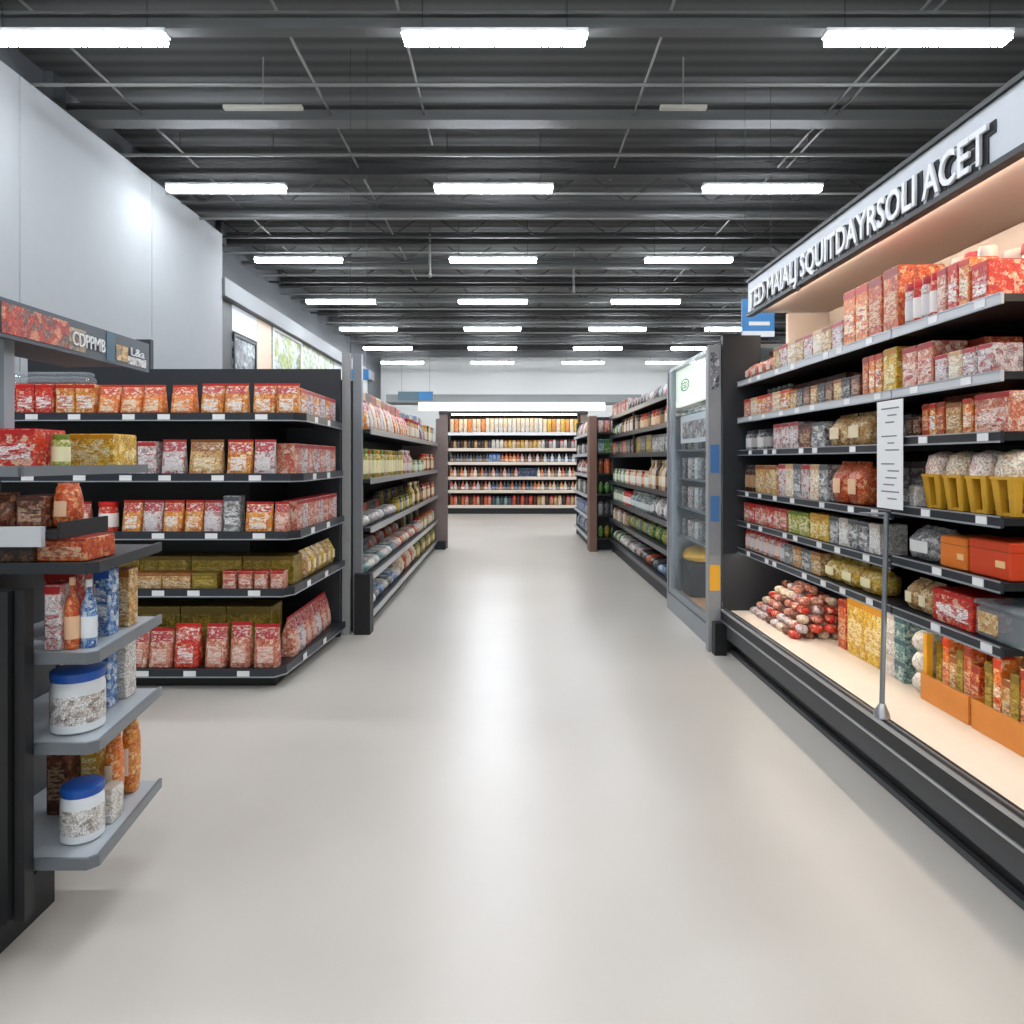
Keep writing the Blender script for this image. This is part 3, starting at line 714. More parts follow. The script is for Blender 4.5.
poster(11.56, 12.25, 2.5, 3.84, plain('peach panel', (232, 204, 176), .5), 'plain peach panel between two pictures')
poster(12.3, 14.0, 2.5, 3.84, printed('garden print', [(140, 156, 50), (170, 176, 84), (96, 116, 40), (200, 206, 190), (176, 190, 200)], .4, emit=.03), 'yellow-green garden picture on the poster wall', WHITE)
poster(14.05, 16.5, 2.5, 3.84, printed('pale garden print', [(180, 190, 160), (160, 178, 140), (196, 202, 190), (146, 166, 126)], .5, emit=.03), 'pale green garden picture on the poster wall')
poster(16.6, 20.5, 2.5, 3.84, plain('pale sign panel', (216, 220, 216), .5), 'long pale panel at the far end of the poster wall')
def hanging_sign(x, y, z, w, h, m, label, stripes=()):
    o = link('hanging_sign', boxm('hanging_sign', m, (-w/2, w/2, -.015, .015, 0, h)), None, (x, y, z)); tag(o, label, 'sign')
    for s in (-1, 1): link('suspension_rod', MB().tube((s*w*.4, 0, h), (s*w*.4, 0, CZ-z), .0022, 6).mesh('suspension_rod', DGREY), o)
    for a, b, c, d, mm in stripes: link('sign_stripe', boxm('sign_stripe', mm, (a, b, -.018, -.0155, c, d)), o)
BLUE = plain('sign blue', (62, 130, 186), .5)
hanging_sign(-1.78, 13.2, 2.62, .66, .17, plain('teal grey sign', (92, 116, 126), .5), 'flat blue-grey aisle sign hanging behind the aisle shelving', [(.06, .31, .01, .16, BLUE)])
hanging_sign(-1.47, 6.8, 2.28, .2, .1, BLUE, 'little blue sign hanging over the start of the aisle shelving')
hanging_sign(2.62, 7.4, 2.8, .34, .4, BLUE, 'blue aisle sign hanging behind the lettered canopy', [(-.1, .12, .12, .16, WHITE), (-.17, .17, 0, .06, WHITE)])

# ================================================================== D: back unit
DZ = [2.24, 1.80, 1.42, 1.01, .64, .22]
D = thing('back_wall_unit', 'wide lit shelving unit across the back of the store, packed with bottles', 'shelving', (0, 19.8, 0))
DX0, DX1 = -1.72, 1.95
part(D, 'back_panel', plain('warm dark back', (34, 30, 30), .6), (DX0, DX1, 20.1, 20.15, 0, 2.86))
part(D, 'plinth', BLACK, (DX0, DX1, 19.5, 20.09, 0, .17))
part(D, 'upright', BROWN, (DX0-.24, DX0-.01, 19.38, 20.15, 0, 2.86)); part(D, 'upright', BROWN, (DX1+.01, DX1+.2, 19.38, 20.15, 0, 2.86))
part(D, 'canopy', plain('grey canopy', (120, 124, 124), .5), (-3.4, 3.6, 19.2, 20.15, 3.08, 3.3))
part(D, 'light_band', plain('lit white band', (255, 246, 230), .5, emit=3.2), (-2.5, 2.6, 19.15, 19.19, 2.86, 3.07), label='glowing white light band')
part(D, 'top_frame', DGREY, (DX0-.24, DX1+.2, 19.3, 20.15, 2.78, 2.84))
part(D, 'strip_lamp', plain('warm strip', (255, 236, 205), .5, emit=9), (DX0+.1, DX1-.1, 19.36, 19.4, 2.74, 2.775))
LB = plain('pale wood rail', (226, 212, 196), .5)
for i, z in enumerate(DZ):
    s = part(D, 'shelf', DGREY, (DX0, DX1, 19.45, 20.09, z-.03, z))
    lpart(s, 'price_rail', MB().box(DX0, DX1, 19.43, 19.449, z-.055, z+.03), LB if i else plain('white rail', (224, 228, 232), .5))
DS = ['top', 'second', 'third', 'fourth', 'fifth', 'bottom']
def DR(i): return (f"back unit's {DS[i]} shelf", 'poster side')
def dseg(i, spec):
    tot = sum(s[0] for s in spec); a = DX0+.04
    for sh, kind, n, h, p in spec:
        b = a+(DX1-DX0-.08)*sh/tot
        fit('x', a, b, 19.45, '-y', DZ[i]+EPS, kind, n, .12, h, p, DR(i), False, .03, .006); a = b
dseg(0, [(1, 'bag', 8, .4, ['cream', 'orange', 'cream']), (1.6, 'bag', 13, .42, ['white', 'cream', 'white']), (1, 'bag', 8, .4, ['cream', 'yellow', 'amber'])])
dseg(1, [(1, 'jar', 12, .24, ['dark', 'tan', 'slate']), (.3, 'jar', 3, .26, ['white']), (.9, 'jar', 9, .25, ['tan', 'yellow', 'cream']), (.9, 'jar', 10, .26, ['white', 'slate', 'whitered'])])
dseg(2, [(1, 'bottle', 12, .27, ['slate', 'dark', 'navy']), (.3, 'canister', 3, .26, ['blue']), (.5, 'bottle', 5, .26, ['rust', 'orange']), (.6, 'bottle', 6, .26, ['whitered', 'dark']), (.9, 'bottle', 10, .25, ['white', 'navy'])])
dseg(3, [(.9, 'bottle', 10, .29, ['rust', 'cream', 'dark']), (.9, 'bottle', 9, .28, ['navy', 'dark', 'pink']), (.5, 'carton', 4, .26, ['navy']), (1.1, 'bottle', 12, .28, ['cream', 'rust', 'slate'])])
dseg(4, [(1, 'bottle', 11, .27, ['red', 'whitered', 'dark']), (1.1, 'bottle', 12, .27, ['navy', 'slate', 'rust']), (1.0, 'bottle', 11, .26, ['amber', 'cream', 'slate'])])
dseg(5, [(1, 'jar', 11, .28, ['rust', 'pink', 'dark']), (.5, 'jar', 5, .26, ['slate', 'teal']), (.6, 'jar', 6, .28, ['red', 'dark']), (1, 'jar', 10, .28, ['tan', 'cream', 'dark', 'pink'])])

# ================================================================== E: lettered canopy unit on the near right
E = thing('canopy_unit', 'large black shelving unit with cream deck under a lettered white canopy', 'shelving', (2.1, 4.0, 0))
EY0, EY1 = 1.3, 5.44
part(E, 'back_panel', BLACK, (2.46, 2.5, EY0, EY1, 0, 2.12))
part(E, 'upper_back_panel', PEACH, (2.46, 2.5, EY0, EY1, 2.121, 2.64))
part(E, 'end_panel', CHAR, (1.655, 2.5, 5.445, 5.5, 0, 2.1), (1.655, 1.95, 5.445, 5.5, 2.1, 2.47))
part(E, 'canopy_end', PEACH, (2.14, 2.455, 5.38, 5.43, 2.1, 2.63))
part(E, 'canopy', PEACH, (1.885, 2.5, EY0, EY1, 2.645, 2.69), label='peach canopy underside')
fa = part(E, 'fascia', plain('white fascia', (206, 211, 217), .45), (1.85, 1.88, EY0, EY1, 2.635, 2.872), label='white fascia with raised lettering')
lpart(fa, 'fascia_trim', MB().box(1.835, 1.885, EY0, EY1, 2.873, 2.895).box(1.835, 1.884, EY0, EY1, 2.61, 2.634), BLACK)
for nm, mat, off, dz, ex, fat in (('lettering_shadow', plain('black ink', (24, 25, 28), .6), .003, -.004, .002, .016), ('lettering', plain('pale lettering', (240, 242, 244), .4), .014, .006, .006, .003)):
    wd = 2.67
    me = text_mesh('TED MAIALJ SQUITDAYRSOLI ACET', nm, mat, .2, wd, ex, fat)
    t = link(nm, me, fa)
    t.matrix_local = Matrix.Translation(Vector((1.85-off, 5.36+(-.03 if nm != 'lettering' else 0), 2.648+dz))-Vector(E.location)) @ Matrix(((0, 0, -1, 0), (-1, 0, 0, 0), (0, 1, 0, 0), (0, 0, 0, 1)))
# dark strokes between the letters
part(E, 'canopy_lamp', plain('warm canopy lamp', (255, 240, 220), .5, emit=25), (2.2, 2.3, 1.5, 2.66, 2.632, 2.644), label='lit lamp in the canopy')
part(E, 'added_canopy_fill', plain('added canopy glow', (255, 244, 230), .5, emit=65), (1.8855, 1.8975, 1.5, 5.3, 2.632, 2.6445))  # unseen glowing strip, added behind the fascia to brighten the canopy underside
part(E, 'added_deck_fill', plain('added deck glow', (255, 243, 230), .5, emit=45), (1.783, 1.797, 2.55, 3.2, .785, .7915), (1.783, 1.797, 3.27, 5.4, .785, .7915))  # hidden glow behind the lowest shelf rail, added to light the deck
dk = part(E, 'deck', CREAM, (1.70, 2.455, EY0, EY1, .30, .33), label='cream deck board')
part(E, 'deck_lip', BLACK, (1.64, 1.695, EY0, EY1, .255, .345))
lpart(dk, 'lip_trim', MB().box(1.632, 1.6395, EY0, EY1, .25, .262).box(1.632, 1.6395, EY0, EY1, .332, .349).box(1.664, 1.672, EY0, EY1, .3455, .35), CHROME, 'bright metal lip edges')
part(E, 'apron', plain('dark grey apron', (66, 68, 71), .5), (1.66, 1.69, EY0, EY1, .13, .254))
part(E, 'plinth', BLACK, (1.74, 2.45, EY0, 3.9, 0, .29), (1.74, 2.45, 3.905, EY1, 0, .29))
part(E, 'floor_strip', plain('floor strip', (74, 75, 76), .5), (1.71, 1.735, EY0, EY1, 0, .03))
part(E, 'end_leg', BLACK, (1.57, 1.66, 5.36, 5.44, 0, .25))
for k in range(16):                                           # small printing on the deck board
    a, b = k % 4, k//4
    lpart(dk, 'deck_print', MB().box(2.0+a*.035, 2.0+a*.035+.02, 2.28+b*.05, 2.28+b*.05+.03, .3301, .3307), plain('brown ink', (96, 70, 56), .6))
EZ = [2.10, 1.82, 1.57, 1.26, 1.03, .82]; EZR = [2.10, 1.82, 1.60, 1.29, 1.055, .82]
SX = 1.78; YM = 3.24
ES = ['top', 'second', 'third', 'fourth', 'fifth', 'lowest']
for zs, y0, y1, nm in ((EZ, YM+.005, EY1-.005, 'shelf'), (EZR, 2.52, YM-.005, 'shelf')):
    for i, z in enumerate(zs):
        s = part(E, nm, BLACK, (SX, 2.455, y0, y1, z-.028, z))
        lpart(s, 'price_rail', MB().box(SX-.014, SX-.001, y0, y1, z-.036, z+.006).box(SX-.017, SX-.0142, y0, y1, z-.037, z-.03, 1).box(SX-.017, SX-.0142, y0, y1, z+.001, z+.0065, 1), [LRAIL if i < 2 else RAIL, EDGE])
        n = int((y1-y0)/.3)
        for k in range(n):
            y = y0+.14+k*.3+random.uniform(-.1, .1)
            lpart(s, 'price_tag', MB().box(SX-.018, SX-.0145, y-.03, y+.03, z-.029, z), WHITE)
part(E, 'upright', BLACK, (2.40, 2.455, YM-.004, YM+.004, .34, 2.1))
def Y(px, X=1.83): return F*X/(px-VX)
def ER(i): return (f"canopy unit's {ES[i]} shelf", 'end panel')
def ef(i, p0, p1, kind, n, d, h, p, inset=.03, parts=True, word=None, name=None, dz=0, row=None, gap=.008, cell=None):
    if kind == 'pouch': kind = 'carton'
    y0, y1 = Y(p0, SX+inset+.02), Y(p1, SX+inset+.02)
    z = (EZ if y1 > YM-.05 else EZR)[i]
    if y0 > YM > y1:
        if (EZ if y1 > YM-.05 else EZR) is EZ: y1 = YM+.008
        else: y0 = YM-.008
    fit('y', min(y0, EY1-.02), y1, SX, '-x', z+EPS+dz, kind, n, d, h, p, row or ER(i), parts, inset, gap, word, name, cell)
BK = lambda i: (f"canopy unit's {ES[i]} back row", 'end panel')
# top
ef(0, 742, 775, 'bag', 4, .14, .13, 'pink'); ef(0, 776, 846, 'pouch', 8, .12, .16, ['tan', 'whitered', 'cream'])
ef(0, 772, 800, 'carton', 2, .16, .22, 'choc', .2, row=BK(0)); ef(0, 803, 843, 'carton', 4, .16, .2, ['grey', 'cream'], .2, row=BK(0))
ef(0, 847, 886, 'carton', 3, .2, .3, ['orange', 'orange', 'rust'], word='tall box'); ef(0, 887, 903, 'carton', 1, .22, .31, 'rust', word='tall box')
ef(0, 904, 940, 'jar', 4, .13, .2, ['whitered', 'red'])
ef(0, 949, 990, 'jar', 3, .16, .3, ['white', 'whitered'], .2, row=BK(0))
ef(0, 941, 975, 'pouch', 3, .12, .2, ['pink', 'red', 'orange']); ef(0, 976, 994, 'carton', 1, .2, .16, 'red', word='box')
ef(0, 999, 1040, 'tub', 2, .17, .26, ['white', 'whitered'], .26, row=BK(0))
# second
ef(1, 742, 792, 'pouch', 6, .1, .14, ['pink', 'cream', 'amber']); ef(1, 742, 790, 'bottle', 5, .1, .22, 'teal', .17, row=BK(1))
ef(1, 793, 864, 'pouch', 9, .1, .12, ['tan', 'slate', 'choc']); ef(1, 795, 850, 'carton', 3, .18, .19, 'choc', .18, row=BK(1), word='box')
ef(1, 866, 886, 'carton', 3, .18, .2, ['rust', 'orange', 'amber']); ef(1, 887, 901, 'carton', 1, .18, .21, 'yellow')
ef(1, 906, 938, 'carton', 2, .15, .19, 'pink'); ef(1, 939, 998, 'carton', 4, .12, .12, ['whitered', 'cream', 'whitered'])
ef(1, 938, 962, 'carton', 2, .14, .19, 'pink', .19, row=BK(1)); ef(1, 963, 990, 'carton', 1, .16, .19, 'rust', .19, row=BK(1))
# third
ef(2, 742, 770, 'jar', 4, .12, .15, ['grey', 'slate']); ef(2, 776, 801, 'pouch', 3, .12, .17, 'whitered'); ef(2, 802, 828, 'pouch', 2, .12, .15, ['choc', 'grey'])
ef(2, 829, 868, 'bag', 2, .16, .18, 'tan'); ef(2, 898, 909, 'carton', 1, .1, .09, 'white'); ef(2, 910, 924, 'carton', 2, .1, .09, 'choc')
ef(2, 897, 916, 'carton', 1, .14, .15, 'grey', .18, row=BK(2)); ef(2, 926, 949, 'pouch', 3, .1, .14, ['rust', 'amber']); ef(2, 950, 966, 'carton', 1, .12, .13, 'tan')
ef(2, 967, 978, 'pouch', 1, .08, .14, 'orange'); ef(2, 979, 1016, 'carton', 1, .14, .15, 'pink', word='box')
ef(2, 948, 985, 'carton', 2, .14, .18, 'rust', .18, row=BK(2), word='box')
# fourth
ef(3, 742, 757, 'jar', 3, .11, .2, 'dark'); ef(3, 758, 780, 'pouch', 2, .12, .2, 'tan'); ef(3, 781, 832, 'pouch', 6, .12, .21, ['whitered', 'cream', 'grey'])
ef(3, 833, 864, 'bag', 2, .14, .23, 'rust'); ef(3, 896, 920, 'carton', 2, .12, .09, ['grey', 'white'], word='flat box'); ef(3, 896, 935, 'carton', 2, .16, .23, 'slate', .2, row=BK(3), word='stacked box')
ef(3, 922, 1018, 'panettone', 4, .16, .245, ['blush', 'cream'], .03, gap=.004, cell=.04)
# fifth
ef(4, 741, 790, 'pouch', 7, .11, .14, ['pink', 'red', 'pink']); ef(4, 791, 812, 'pouch', 2, .12, .14, 'lime'); ef(4, 813, 832, 'pouch', 2, .12, .15, 'yellow')
ef(4, 833, 884, 'carton', 5, .14, .15, ['grey', 'white', 'grey'], word='blister pack'); ef(4, 893, 942, 'bag', 1, .18, .145, 'grey', cell=.03, word='long pack')
def solid(i, p0, p1, d, h, rgb, words, inset=.03):
    y0, y1 = Y(p0, SX+inset+.02), Y(p1, SX+inset+.02); w = y0-y1-.008
    m = plain(words.split(' box')[0], rgb, .4)
    o = link('gift_box', MB().bevel_box(w, d, h, .006).mesh('gift_box', m), None, (SX+inset+d/2, (y0+y1)/2, EZR[i]+EPS), -PI/2)
    link('lid_seam', MB().box(-w/2-.001, w/2+.001, -d/2-.001, d/2+.001, h*.74, h*.76).mesh('lid_seam', plain(words.split(' box')[0]+' edge', tuple(int(v*.7) for v in rgb), .5)), o)
    link('label', MB().box(w*.18, w*.4, -d/2-.002, -d/2, h*.32, h*.5).mesh('label', plain('pale peach label', (236, 190, 130), .5)), o)
    tag(o, words, 'box')
solid(4, 944, 972, .2, .13, (224, 120, 34), "plain orange box on canopy unit's fifth shelf beside the red box")
solid(4, 973, 1016, .2, .14, (206, 66, 26), "plain red-orange box on canopy unit's fifth shelf at its near end")
# lowest
ef(5, 741, 786, 'jar', 8, .11, .15, ['pink', 'whitered']); ef(5, 787, 824, 'pouch', 4, .12, .13, ['grey', 'tan']); ef(5, 825, 880, 'bag', 3, .16, .13, 'yellow', word='long bag')
ef(5, 884, 934, 'bag', 2, .16, .14, 'tan', word='bean bag'); ef(5, 937, 978, 'carton', 1, .16, .135, 'red', word='box with yellow print')
o = link('clear_box', MB().bevel_box(.26, .18, .12, .01).mesh('clear_box', CLEAR), None, (SX+.03+.09, Y(998)-.03, EZR[5]+EPS), -PI/2)
tag(o, 'clear plastic box of golden sweets beside the red box on canopy unit', 'box')
link('label', MB().box(-.11, .0, -.092, -.0905, .02, .1).mesh('label', ink('tan', .015)), o); link('lid', MB().bevel_box(.27, .19, .02, .006, 0, .121).mesh('lid', CLEAR), o)
# deck goods
DKZ = .33+EPS
DW = ("the deck's red heap", 'end panel')
rnd = random.Random(3)
for lay, (n0, n1) in enumerate(((8, 5), (8, 5), (7, 4), (6, 4), (5, 3), (3, 2))):
    for a in range(n0):
        for b in range(n1):
            if lay > 1 and rnd.random() < .12*(lay-1) and lay < 4: pass
            x = 1.87+lay*.03+b*.092; y = 5.33-lay*.045-a*.104
            put('packet', .088, .074, .046, ['pink', 'whitered', 'red', 'whitered', 'choc', 'cream', 'pink'][rnd.randrange(7)], (x, y, DKZ+lay*.048), -PI/2+rnd.uniform(-.12, .12), DW, a % 2 == 0 and b == 0, .016)
def dk_fit(p0, p1, X, kind, n, d, h, p, word, dz=0, parts=True, where="canopy unit's cream deck", gap=.006, name=None):
    fit('y', Y(p0, X), Y(p1, X), X, '-x', DKZ+dz, kind, n, d, h, p, (where, 'end panel'), parts, 0, gap, word, name)
dk_fit(838, 846, 2.06, 'carton', 1, .2, .3, 'rust', 'slim box'); dk_fit(847, 882, 2.06, 'carton', 2, .2, .34, 'yellow', 'large box')
for q in range(3):
    dk_fit(884, 905, 2.06, 'carton', 2, .14, .11, ['white', 'teal'], 'cube pack', q*.114, False, f"cream deck's {('bottom', 'middle', 'top')[q]} stack layer", .005)
for q in range(3): dk_fit(908, 922, 2.04, 'packet', 1, .14, .1, 'white', 'sack', q*.102, True, f"cream deck's {('bottom', 'middle', 'top')[q]} sack layer")
# wooden crates with packets of breadsticks
WOOD = plain('orange crate wood', (214, 136, 58), .55, var=.18); YW = plain('yellow crate post', (226, 164, 36), .5)
def crate(y0, y1, label, near=False):
    x0, x1 = 2.03, 2.34
    cr = thing('wooden_crate', label, 'crate', ((x0+x1)/2, (y0+y1)/2, DKZ), 'orange wooden crates on the cream deck')
    lpart(cr, 'base_board', MB().box(x0, x1, y0, y1, DKZ, DKZ+.012), WOOD)
    for a in (x0, x1-.03):
        b = y0 if near else y1-.03
        lpart(cr, 'corner_post', MB().box(a, a+.03, b, b+.03, DKZ+.0125, DKZ+.32), YW, 'yellow corner post')
    lpart(cr, 'front_board', MB().box(x0-.012, x0-.001, y0, y1, DKZ, DKZ+.125), WOOD)
    lpart(cr, 'side_board', MB().box(x0, x1, y0-.012, y0-.001, DKZ, DKZ+.125), WOOD)
    lpart(cr, 'back_board', MB().box(x1-.014, x1-.001, y0+.031, y1-.031, DKZ+.0125, DKZ+.31), WOOD)
    n = 6; lo, hi = (y0+.034, y1-.004) if near else (y0+.004, y1-.034)
    for a in range(n):
        for b in range(2):
            y = lo+(hi-lo)*(a+.5)/n; x = x0+.075+b*.13
            put('carton', (hi-lo)/n-.005, .07, .24+.035*((a*2+b) % 3), ['rust', 'olive', 'tan', 'rust', 'lime', 'orange', 'olive'][(a*3+b) % 7], (x, y, DKZ+.0135), -PI/2, (f'in the {label.split(" ")[0]} crate', 'canopy post'), True, .02, 'breadstick packet', 'breadstick_packet')
crate(3.085, 3.44, 'farther orange crate of breadstick packets on the cream deck')
crate(2.70, 3.06, 'nearer orange crate of breadstick packets on the cream deck', True)
# price list and its leaning post
o = tag(link('price_list', MB().box(-.001, .001, -.11, .11, 0, .5).mesh('price_list', WHITE), None, (1.752, 3.23, 1.275)), 'long white paper price list clipped to the canopy unit shelf edges', 'notice')
for k in range(14):
    zz = .46-k*.032
    if k in (3, 7): continue
    link('text_line', MB().box(-.0022, -.0012, -.08+.02*(k % 3), .07-.03*((k*7) % 4)*.6, zz, zz+.006).mesh('text_line', plain('grey ink', (120, 122, 132), .6)), o)
o = tag(link('support_post', MB().tube((1.662, 3.13, .356), (1.748, 3.25, 1.25), .011, 10).tube((1.748, 3.25, 1.25), (1.75, 3.5, 1.235), .006, 8).mesh('support_post', GREY, 60)), 'thin grey leaning post standing on the canopy unit lip below the price list', 'post')
link('foot_clamp', MB().loft([(.35, .03, .03, 4, 1.662, 3.13), (.372, .028, .028, 4, 1.662, 3.13), (.41, .013, .013, 2, 1.668, 3.136)], 14).mesh('foot_clamp', CHROME, 40), o)

# ================================================================== G: glass cooler
G = thing('glass_cooler', 'grey glass-fronted cooler cabinet with lit header beside the black end panel', 'cooler', (1.9, 6.4, 0))
FR = plain('grey cooler frame', (140, 145, 150), .35, .3)
GY0, GY1, GX = 5.55, 7.14, 1.63
part(G, 'back_panel', plain('cooler lining', (176, 180, 184), .5), (2.36, 2.4, GY0, GY1, .0, 2.42))
part(G, 'top_panel', FR, (GX, 2.355, GY0, GY1, 2.39, 2.42)); part(G, 'base', FR, (GX-.03, 2.355, GY0, GY1, 0, .16))
part(G, 'floor_board', plain('tan board', (206, 150, 104), .5), (GX+.04, 2.35, GY0+.01, GY1-.05, .161, .18))
part(G, 'near_column', plain('pale grey column panel', (150, 151, 152), .5, var=.15), (1.55, 1.648, 5.47, 5.545, 0, 2.40))
part(G, 'far_column', FR, (GX-.03, 2.355, GY1-.04, GY1, .161, 2.388))
gm = MB(); gm.add([(GX, GY0+.135, .17), (GX, GY1-.045, .17), (GX, GY1-.045, 2.385), (GX, GY0+.135, 2.385)], [(3, 2, 1, 0)])
dr = lpart(G, 'glass_door', gm, GLASS, 'clear glass door')
part(G, 'added_cooler_fill', plain('added cooler glow', (236, 244, 255), .5, emit=140), (GX+.01, GX+.03, GY0+.145, GY0+.165, .3, 1.98))  # glowing bar added by the door edge so the cooler contents look brighter
lpart(dr, 'door_frame', MB().box(GX-.02, GX+.02, GY0+.135, GY0+.175, .17, 2.385).box(GX-.02, GX+.02, GY1-.16, GY1-.05, .17, 2.385).box(GX-.02, GX+.02, GY0+.18, GY1-.165, .17, .23), FR)
lpart(G, 'sticker', MB().box(1.56, 1.64, 5.465, 5.4695, .48, .68), plain('yellow sticker', (240, 178, 40), .5), 'yellow sticker')
for z0, z1, m, l in ((1.02, 1.22, plain('blue sticker', (80, 128, 184), .5), 'blue sticker'), (1.4, 1.62, plain('blue notice', (74, 124, 182), .5), 'blue notice'), (2.05, 2.34, printed('small photo grid', [(150, 154, 158), (220, 222, 222), (90, 96, 104), (60, 66, 74)], .05), 'panel of small photos')):
    lpart(G, 'notice', MB().box(1.565, 1.635, 5.465, 5.4695, z0, z1), m, l)
lb = lpart(G, 'light_header', MB().box(GX+.05, GX+.09, GY0+.19, GY1-.06, 2.03, 2.385), plain('lit header', (238, 244, 226), .5, emit=.9), 'lit white header panel')
GREENL = plain('green emblem', (120, 150, 112), .5)
mb = MB()
for k in range(28):                                            # oval ring emblem
    a, b = 2*PI*k/28, 2*PI*(k+1)/28
    cy, cz = 6.72, 2.22
    P = lambda t, r: (GX+.0485, cy+.17*r*math.cos(t), cz+.06*r*math.sin(t))
    mb.add([P(a, 1), P(b, 1), P(b, .8), P(a, .8)], [(0, 1, 2, 3)])
lpart(lb, 'emblem', mb, GREENL)
me = text_mesh('ESD', 'emblem_lettering', GREENL, .085, .2, .001)
t = link('emblem_lettering', me, lb); t.matrix_local = Matrix.Translation(Vector((GX+.048, 6.82, 2.19))-Vector(G.location)) @ Matrix(((0, 0, -1, 0), (-1, 0, 0, 0), (0, 1, 0, 0), (0, 0, 0, 1)))
part(G, 'poster', plain('white poster frame', (236, 236, 236), .5), (GX+.04, GX+.05, GY0+.2, 6.85, 1.66, 1.92)); part(G, 'poster_picture', printed('cooler poster print', [(150, 110, 104), (196, 190, 186), (90, 90, 100), (226, 222, 216)], .06), (GX+.035, GX+.039, GY0+.24, 6.75, 1.7, 1.86))
GZ = [1.93, 1.6, 1.32, 1.04, .76]
for i, z in enumerate(GZ):
    part(G, 'wire_shelf', GREY, (GX+.06, 2.355, GY0+.14, GY1-.05, z-.015, z))
    fit('y', GY1-.08, GY0+.18, GX+.06, '-x', z+EPS, 'can' if i else 'bottle', 11, .12, .085 if i == 0 else (.2 if i < 4 else .16), ['teal', 'navy'] if i == 0 else ['grey', 'slate', 'whitered', 'grey', 'white'], (f"glass cooler's {SH[i]} shelf", 'far end'), False, .03)
o = tag(link('black_bin', MB().loft([(.182, .15, .16, 6), (.5, .18, .2, 6)], 24).mesh('black_bin', BLACK, 50), None, (1.88, 6.86, 0)), 'black bin on the tan board inside the glass cooler', 'bin')
o = tag(link('yellow_sack', MB().loft([(.53, .15, .17, 4), (.57, .18, .19, 3), (.62, .13, .15, 3), (.66, .06, .08, 2)], 24).lumps(.04, 9, 4).mesh('yellow_sack', plain('yellow sack', (238, 180, 44), .5), 60), None, (1.88, 6.86, .0)), 'yellow sack lying on the black bin inside the glass cooler', 'sack')

# ================================================================== F: far right shelving
FZ = [2.18, 1.88, 1.58, 1.16, .85, .55, .22]
FS = ['top', 'second', 'third', 'fourth', 'fifth', 'sixth', 'bottom']
FU = aisle_unit('far_aisle_shelving', 'long dark aisle shelving beyond the glass cooler, packed with mixed groceries', (1.9, 9.3, 0), 1.63, 2.3, 7.18, 11.4, FZ, 2.3, '-x', RAIL)
part(FU, 'divider', CHAR, (1.64, 1.66, 9.3, 9.33, 1.59, 2.14))
def FRW(i, back=False): return (f"far aisle shelving's {FS[i]} "+('back row' if back else 'shelf'), 'cooler')
def fs(i, spec, inset=.03, back=False, parts=False):
    segs('-x', 1.63, FZ[i], 7.22, 11.36, spec, FRW(i, back), parts, inset)
fs(0, [(1.2, 'bag', 6, .16, .17, ['slate', 'whitered', 'grey']), (1, 'bag', 6, .14, .16, ['choc', 'slate']), (1.2, 'carton', 8, .14, .2, ['whitered', 'rust'])])
segs('-x', 1.63, FZ[1], 7.22, 9.28, [(1, 'jar', 9, .14, .2, ['rust', 'orange', 'dark'])], FRW(1), True); segs('-x', 1.63, FZ[1], 9.35, 11.36, [(1, 'jar', 8, .14, .22, ['cream', 'choc']), (.8, 'bag', 5, .14, .2, ['green', 'white'])], FRW(1), True)
segs('-x', 1.63, FZ[2], 7.22, 9.28, [(.5, 'carton', 3, .14, .2, ['grey']), (.5, 'carton', 3, .14, .22, ['olive', 'slate'])], FRW(2), True); segs('-x', 1.63, FZ[2], 9.35, 11.36, [(1, 'carton', 6, .14, .2, ['choc', 'slate', 'rust'])], FRW(2), True)
fs(3, [(1, 'bottle', 7, .12, .34, ['tan', 'dark', 'cream']), (1.4, 'jar', 11, .13, .2, ['white', 'cream', 'rust']), (.9, 'jar', 7, .13, .2, ['green', 'white'])], parts=True)
fs(4, [(.9, 'bag', 5, .15, .22, ['grey', 'white']), (1.3, 'bottle', 10, .12, .23, ['teal', 'grey']), (.5, 'jar', 4, .14, .2, ['red']), (.9, 'canister', 6, .13, .22, ['grey', 'green'])], parts=True)
fs(5, [(1.2, 'cabbage', 7, .18, .19, ['lime', 'green']), (1.2, 'cabbage', 9, .16, .17, ['teal', 'lime', 'olive']), (1.2, 'jar', 9, .13, .18, ['grey', 'tan', 'white'])])
fs(5, [(1, 'jar', 12, .12, .22, ['slate', 'grey']), (1, 'jar', 12, .12, .22, ['olive', 'teal'])], .24, True)
fs(6, [(.7, 'packet', 3, .3, .1, ['blue', 'navy']), (1, 'packet', 5, .28, .12, ['slate', 'dark', 'rust']), (1.2, 'packet', 7, .26, .12, ['whitered', 'grey', 'white']), (.8, 'packet', 5, .24, .14, ['white', 'green'])])
fs(6, [(.7, 'packet', 4, .2, .18, ['choc', 'slate']), (2, 'packet', 12, .22, .2, ['whitered', 'choc', 'grey'])], .34, True)

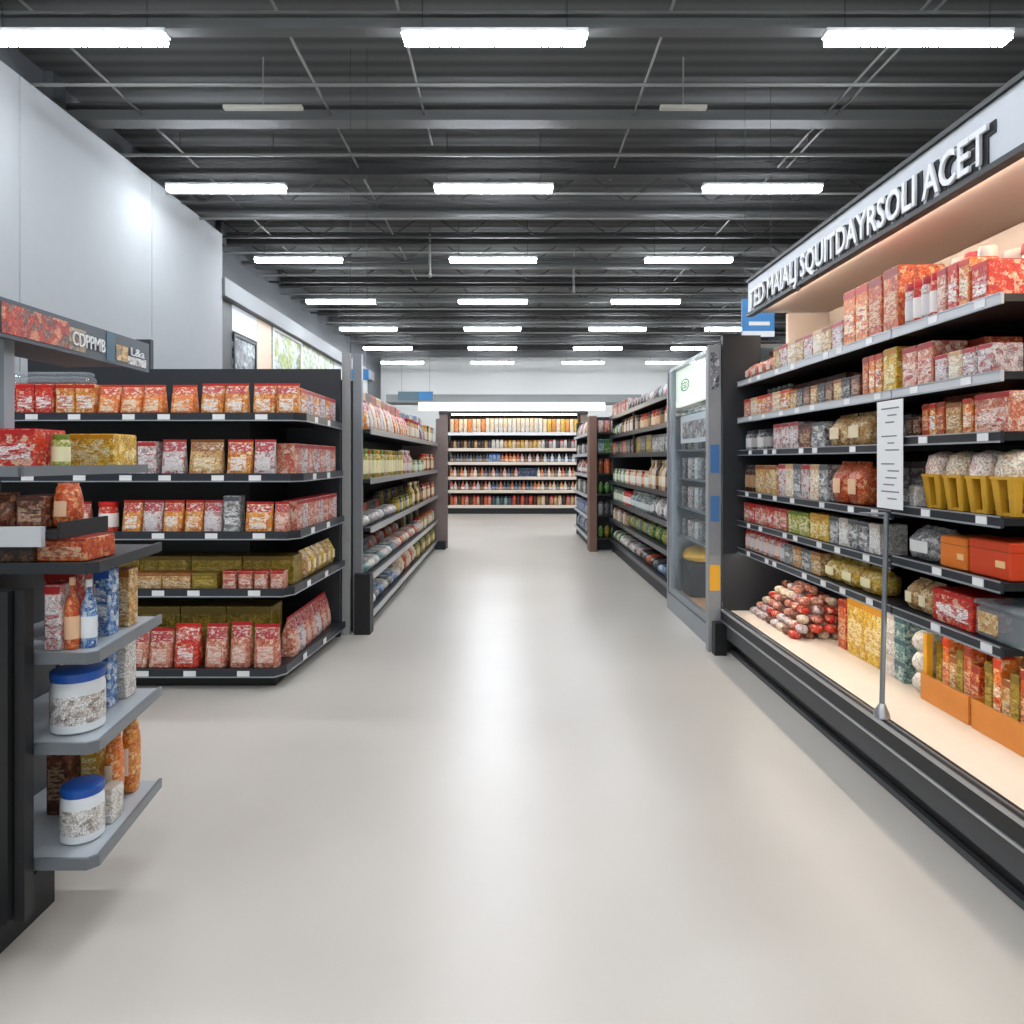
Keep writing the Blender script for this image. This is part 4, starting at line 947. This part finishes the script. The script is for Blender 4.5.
# ================================================================== H: brown-ended unit
HZ = [1.95, 1.6, 1.25, .9, .55, .2]
HU = aisle_unit('brown_ended_shelving', 'short pale shelving with a brown end panel before the back unit', (1.5, 12.8, 0), 1.31, 1.72, 11.78, 14.2, HZ, 2.25, '-x', LRAIL)
part(HU, 'end_panel', plain('red brown end panel', (124, 92, 78), .6, var=.15), (1.3, 1.42, 11.44, 11.775, 0, 2.22), label='red-brown end panel')
part(HU, 'end_back_panel', CHAR, (1.425, 1.77, 11.74, 11.775, 0, 2.22))
for i, z in enumerate((1.95, 1.62, 1.28, .94, .6, .22)):
    part(HU, 'end_shelf', DGREY, (1.425, 1.77, 11.46, 11.735, z-.025, z))
    fit('x', 1.44, 1.76, 11.47, '-y', z+EPS, ('bag', 'carton', 'jar', 'cabbage', 'jar', 'cabbage')[i], 3, .12, (.2, .22, .24, .2, .22, .2)[i], [['whitered', 'pink'], ['teal', 'green'], ['choc', 'rust'], ['green', 'green'], ['grey', 'slate'], ['green', 'olive']][i], (f"brown-ended shelving's {('top', 'second', 'third', 'fourth', 'fifth', 'bottom')[i]} end shelf", 'end panel'), False, .02)
for i in range(6):
    segs('-x', 1.31, HZ[i], 11.82, 14.16, [(1, ('pouch', 'jar', 'bottle', 'canister', 'carton', 'bag')[i], 8, .13, (.25, .2, .26, .22, .2, .24)[i], [['white', 'grey', 'rust'], ['grey', 'white', 'slate'], ['red', 'grey', 'white'], ['white', 'teal', 'choc'], ['grey', 'blue'], ['navy', 'blue', 'grey']][i])], (f"brown-ended shelving's {FS[i] if i < 5 else 'bottom'} shelf", 'end panel'))
label_all()
# ================================================================== light, world, camera
w = bpy.data.worlds.new('World'); bpy.context.scene.world = w; w.use_nodes = True
w.node_tree.nodes['Background'].inputs[0].default_value = (.9, .95, 1, 1); w.node_tree.nodes['Background'].inputs[1].default_value = 1.0
cam = bpy.data.cameras.new('camera'); co = bpy.data.objects.new('camera', cam); C.objects.link(co)
co.location = (0, 0, H); co.rotation_euler = (PI/2, 0, 0)
cam.sensor_width = 36; cam.lens = F/1024*36
cam.shift_x = (512-VX)/1024; cam.shift_y = (VY-512)/1024
cam.clip_end = 100
s = bpy.context.scene; s.camera = co
s.view_settings.view_transform = 'Standard'; s.view_settings.look = 'None'; s.view_settings.exposure = 0
s.cycles.max_bounces = 6; s.cycles.diffuse_bounces = 3; s.cycles.transparent_max_bounces = 8; s.cycles.sample_clamp_indirect = 4
s.cycles.use_denoising = True
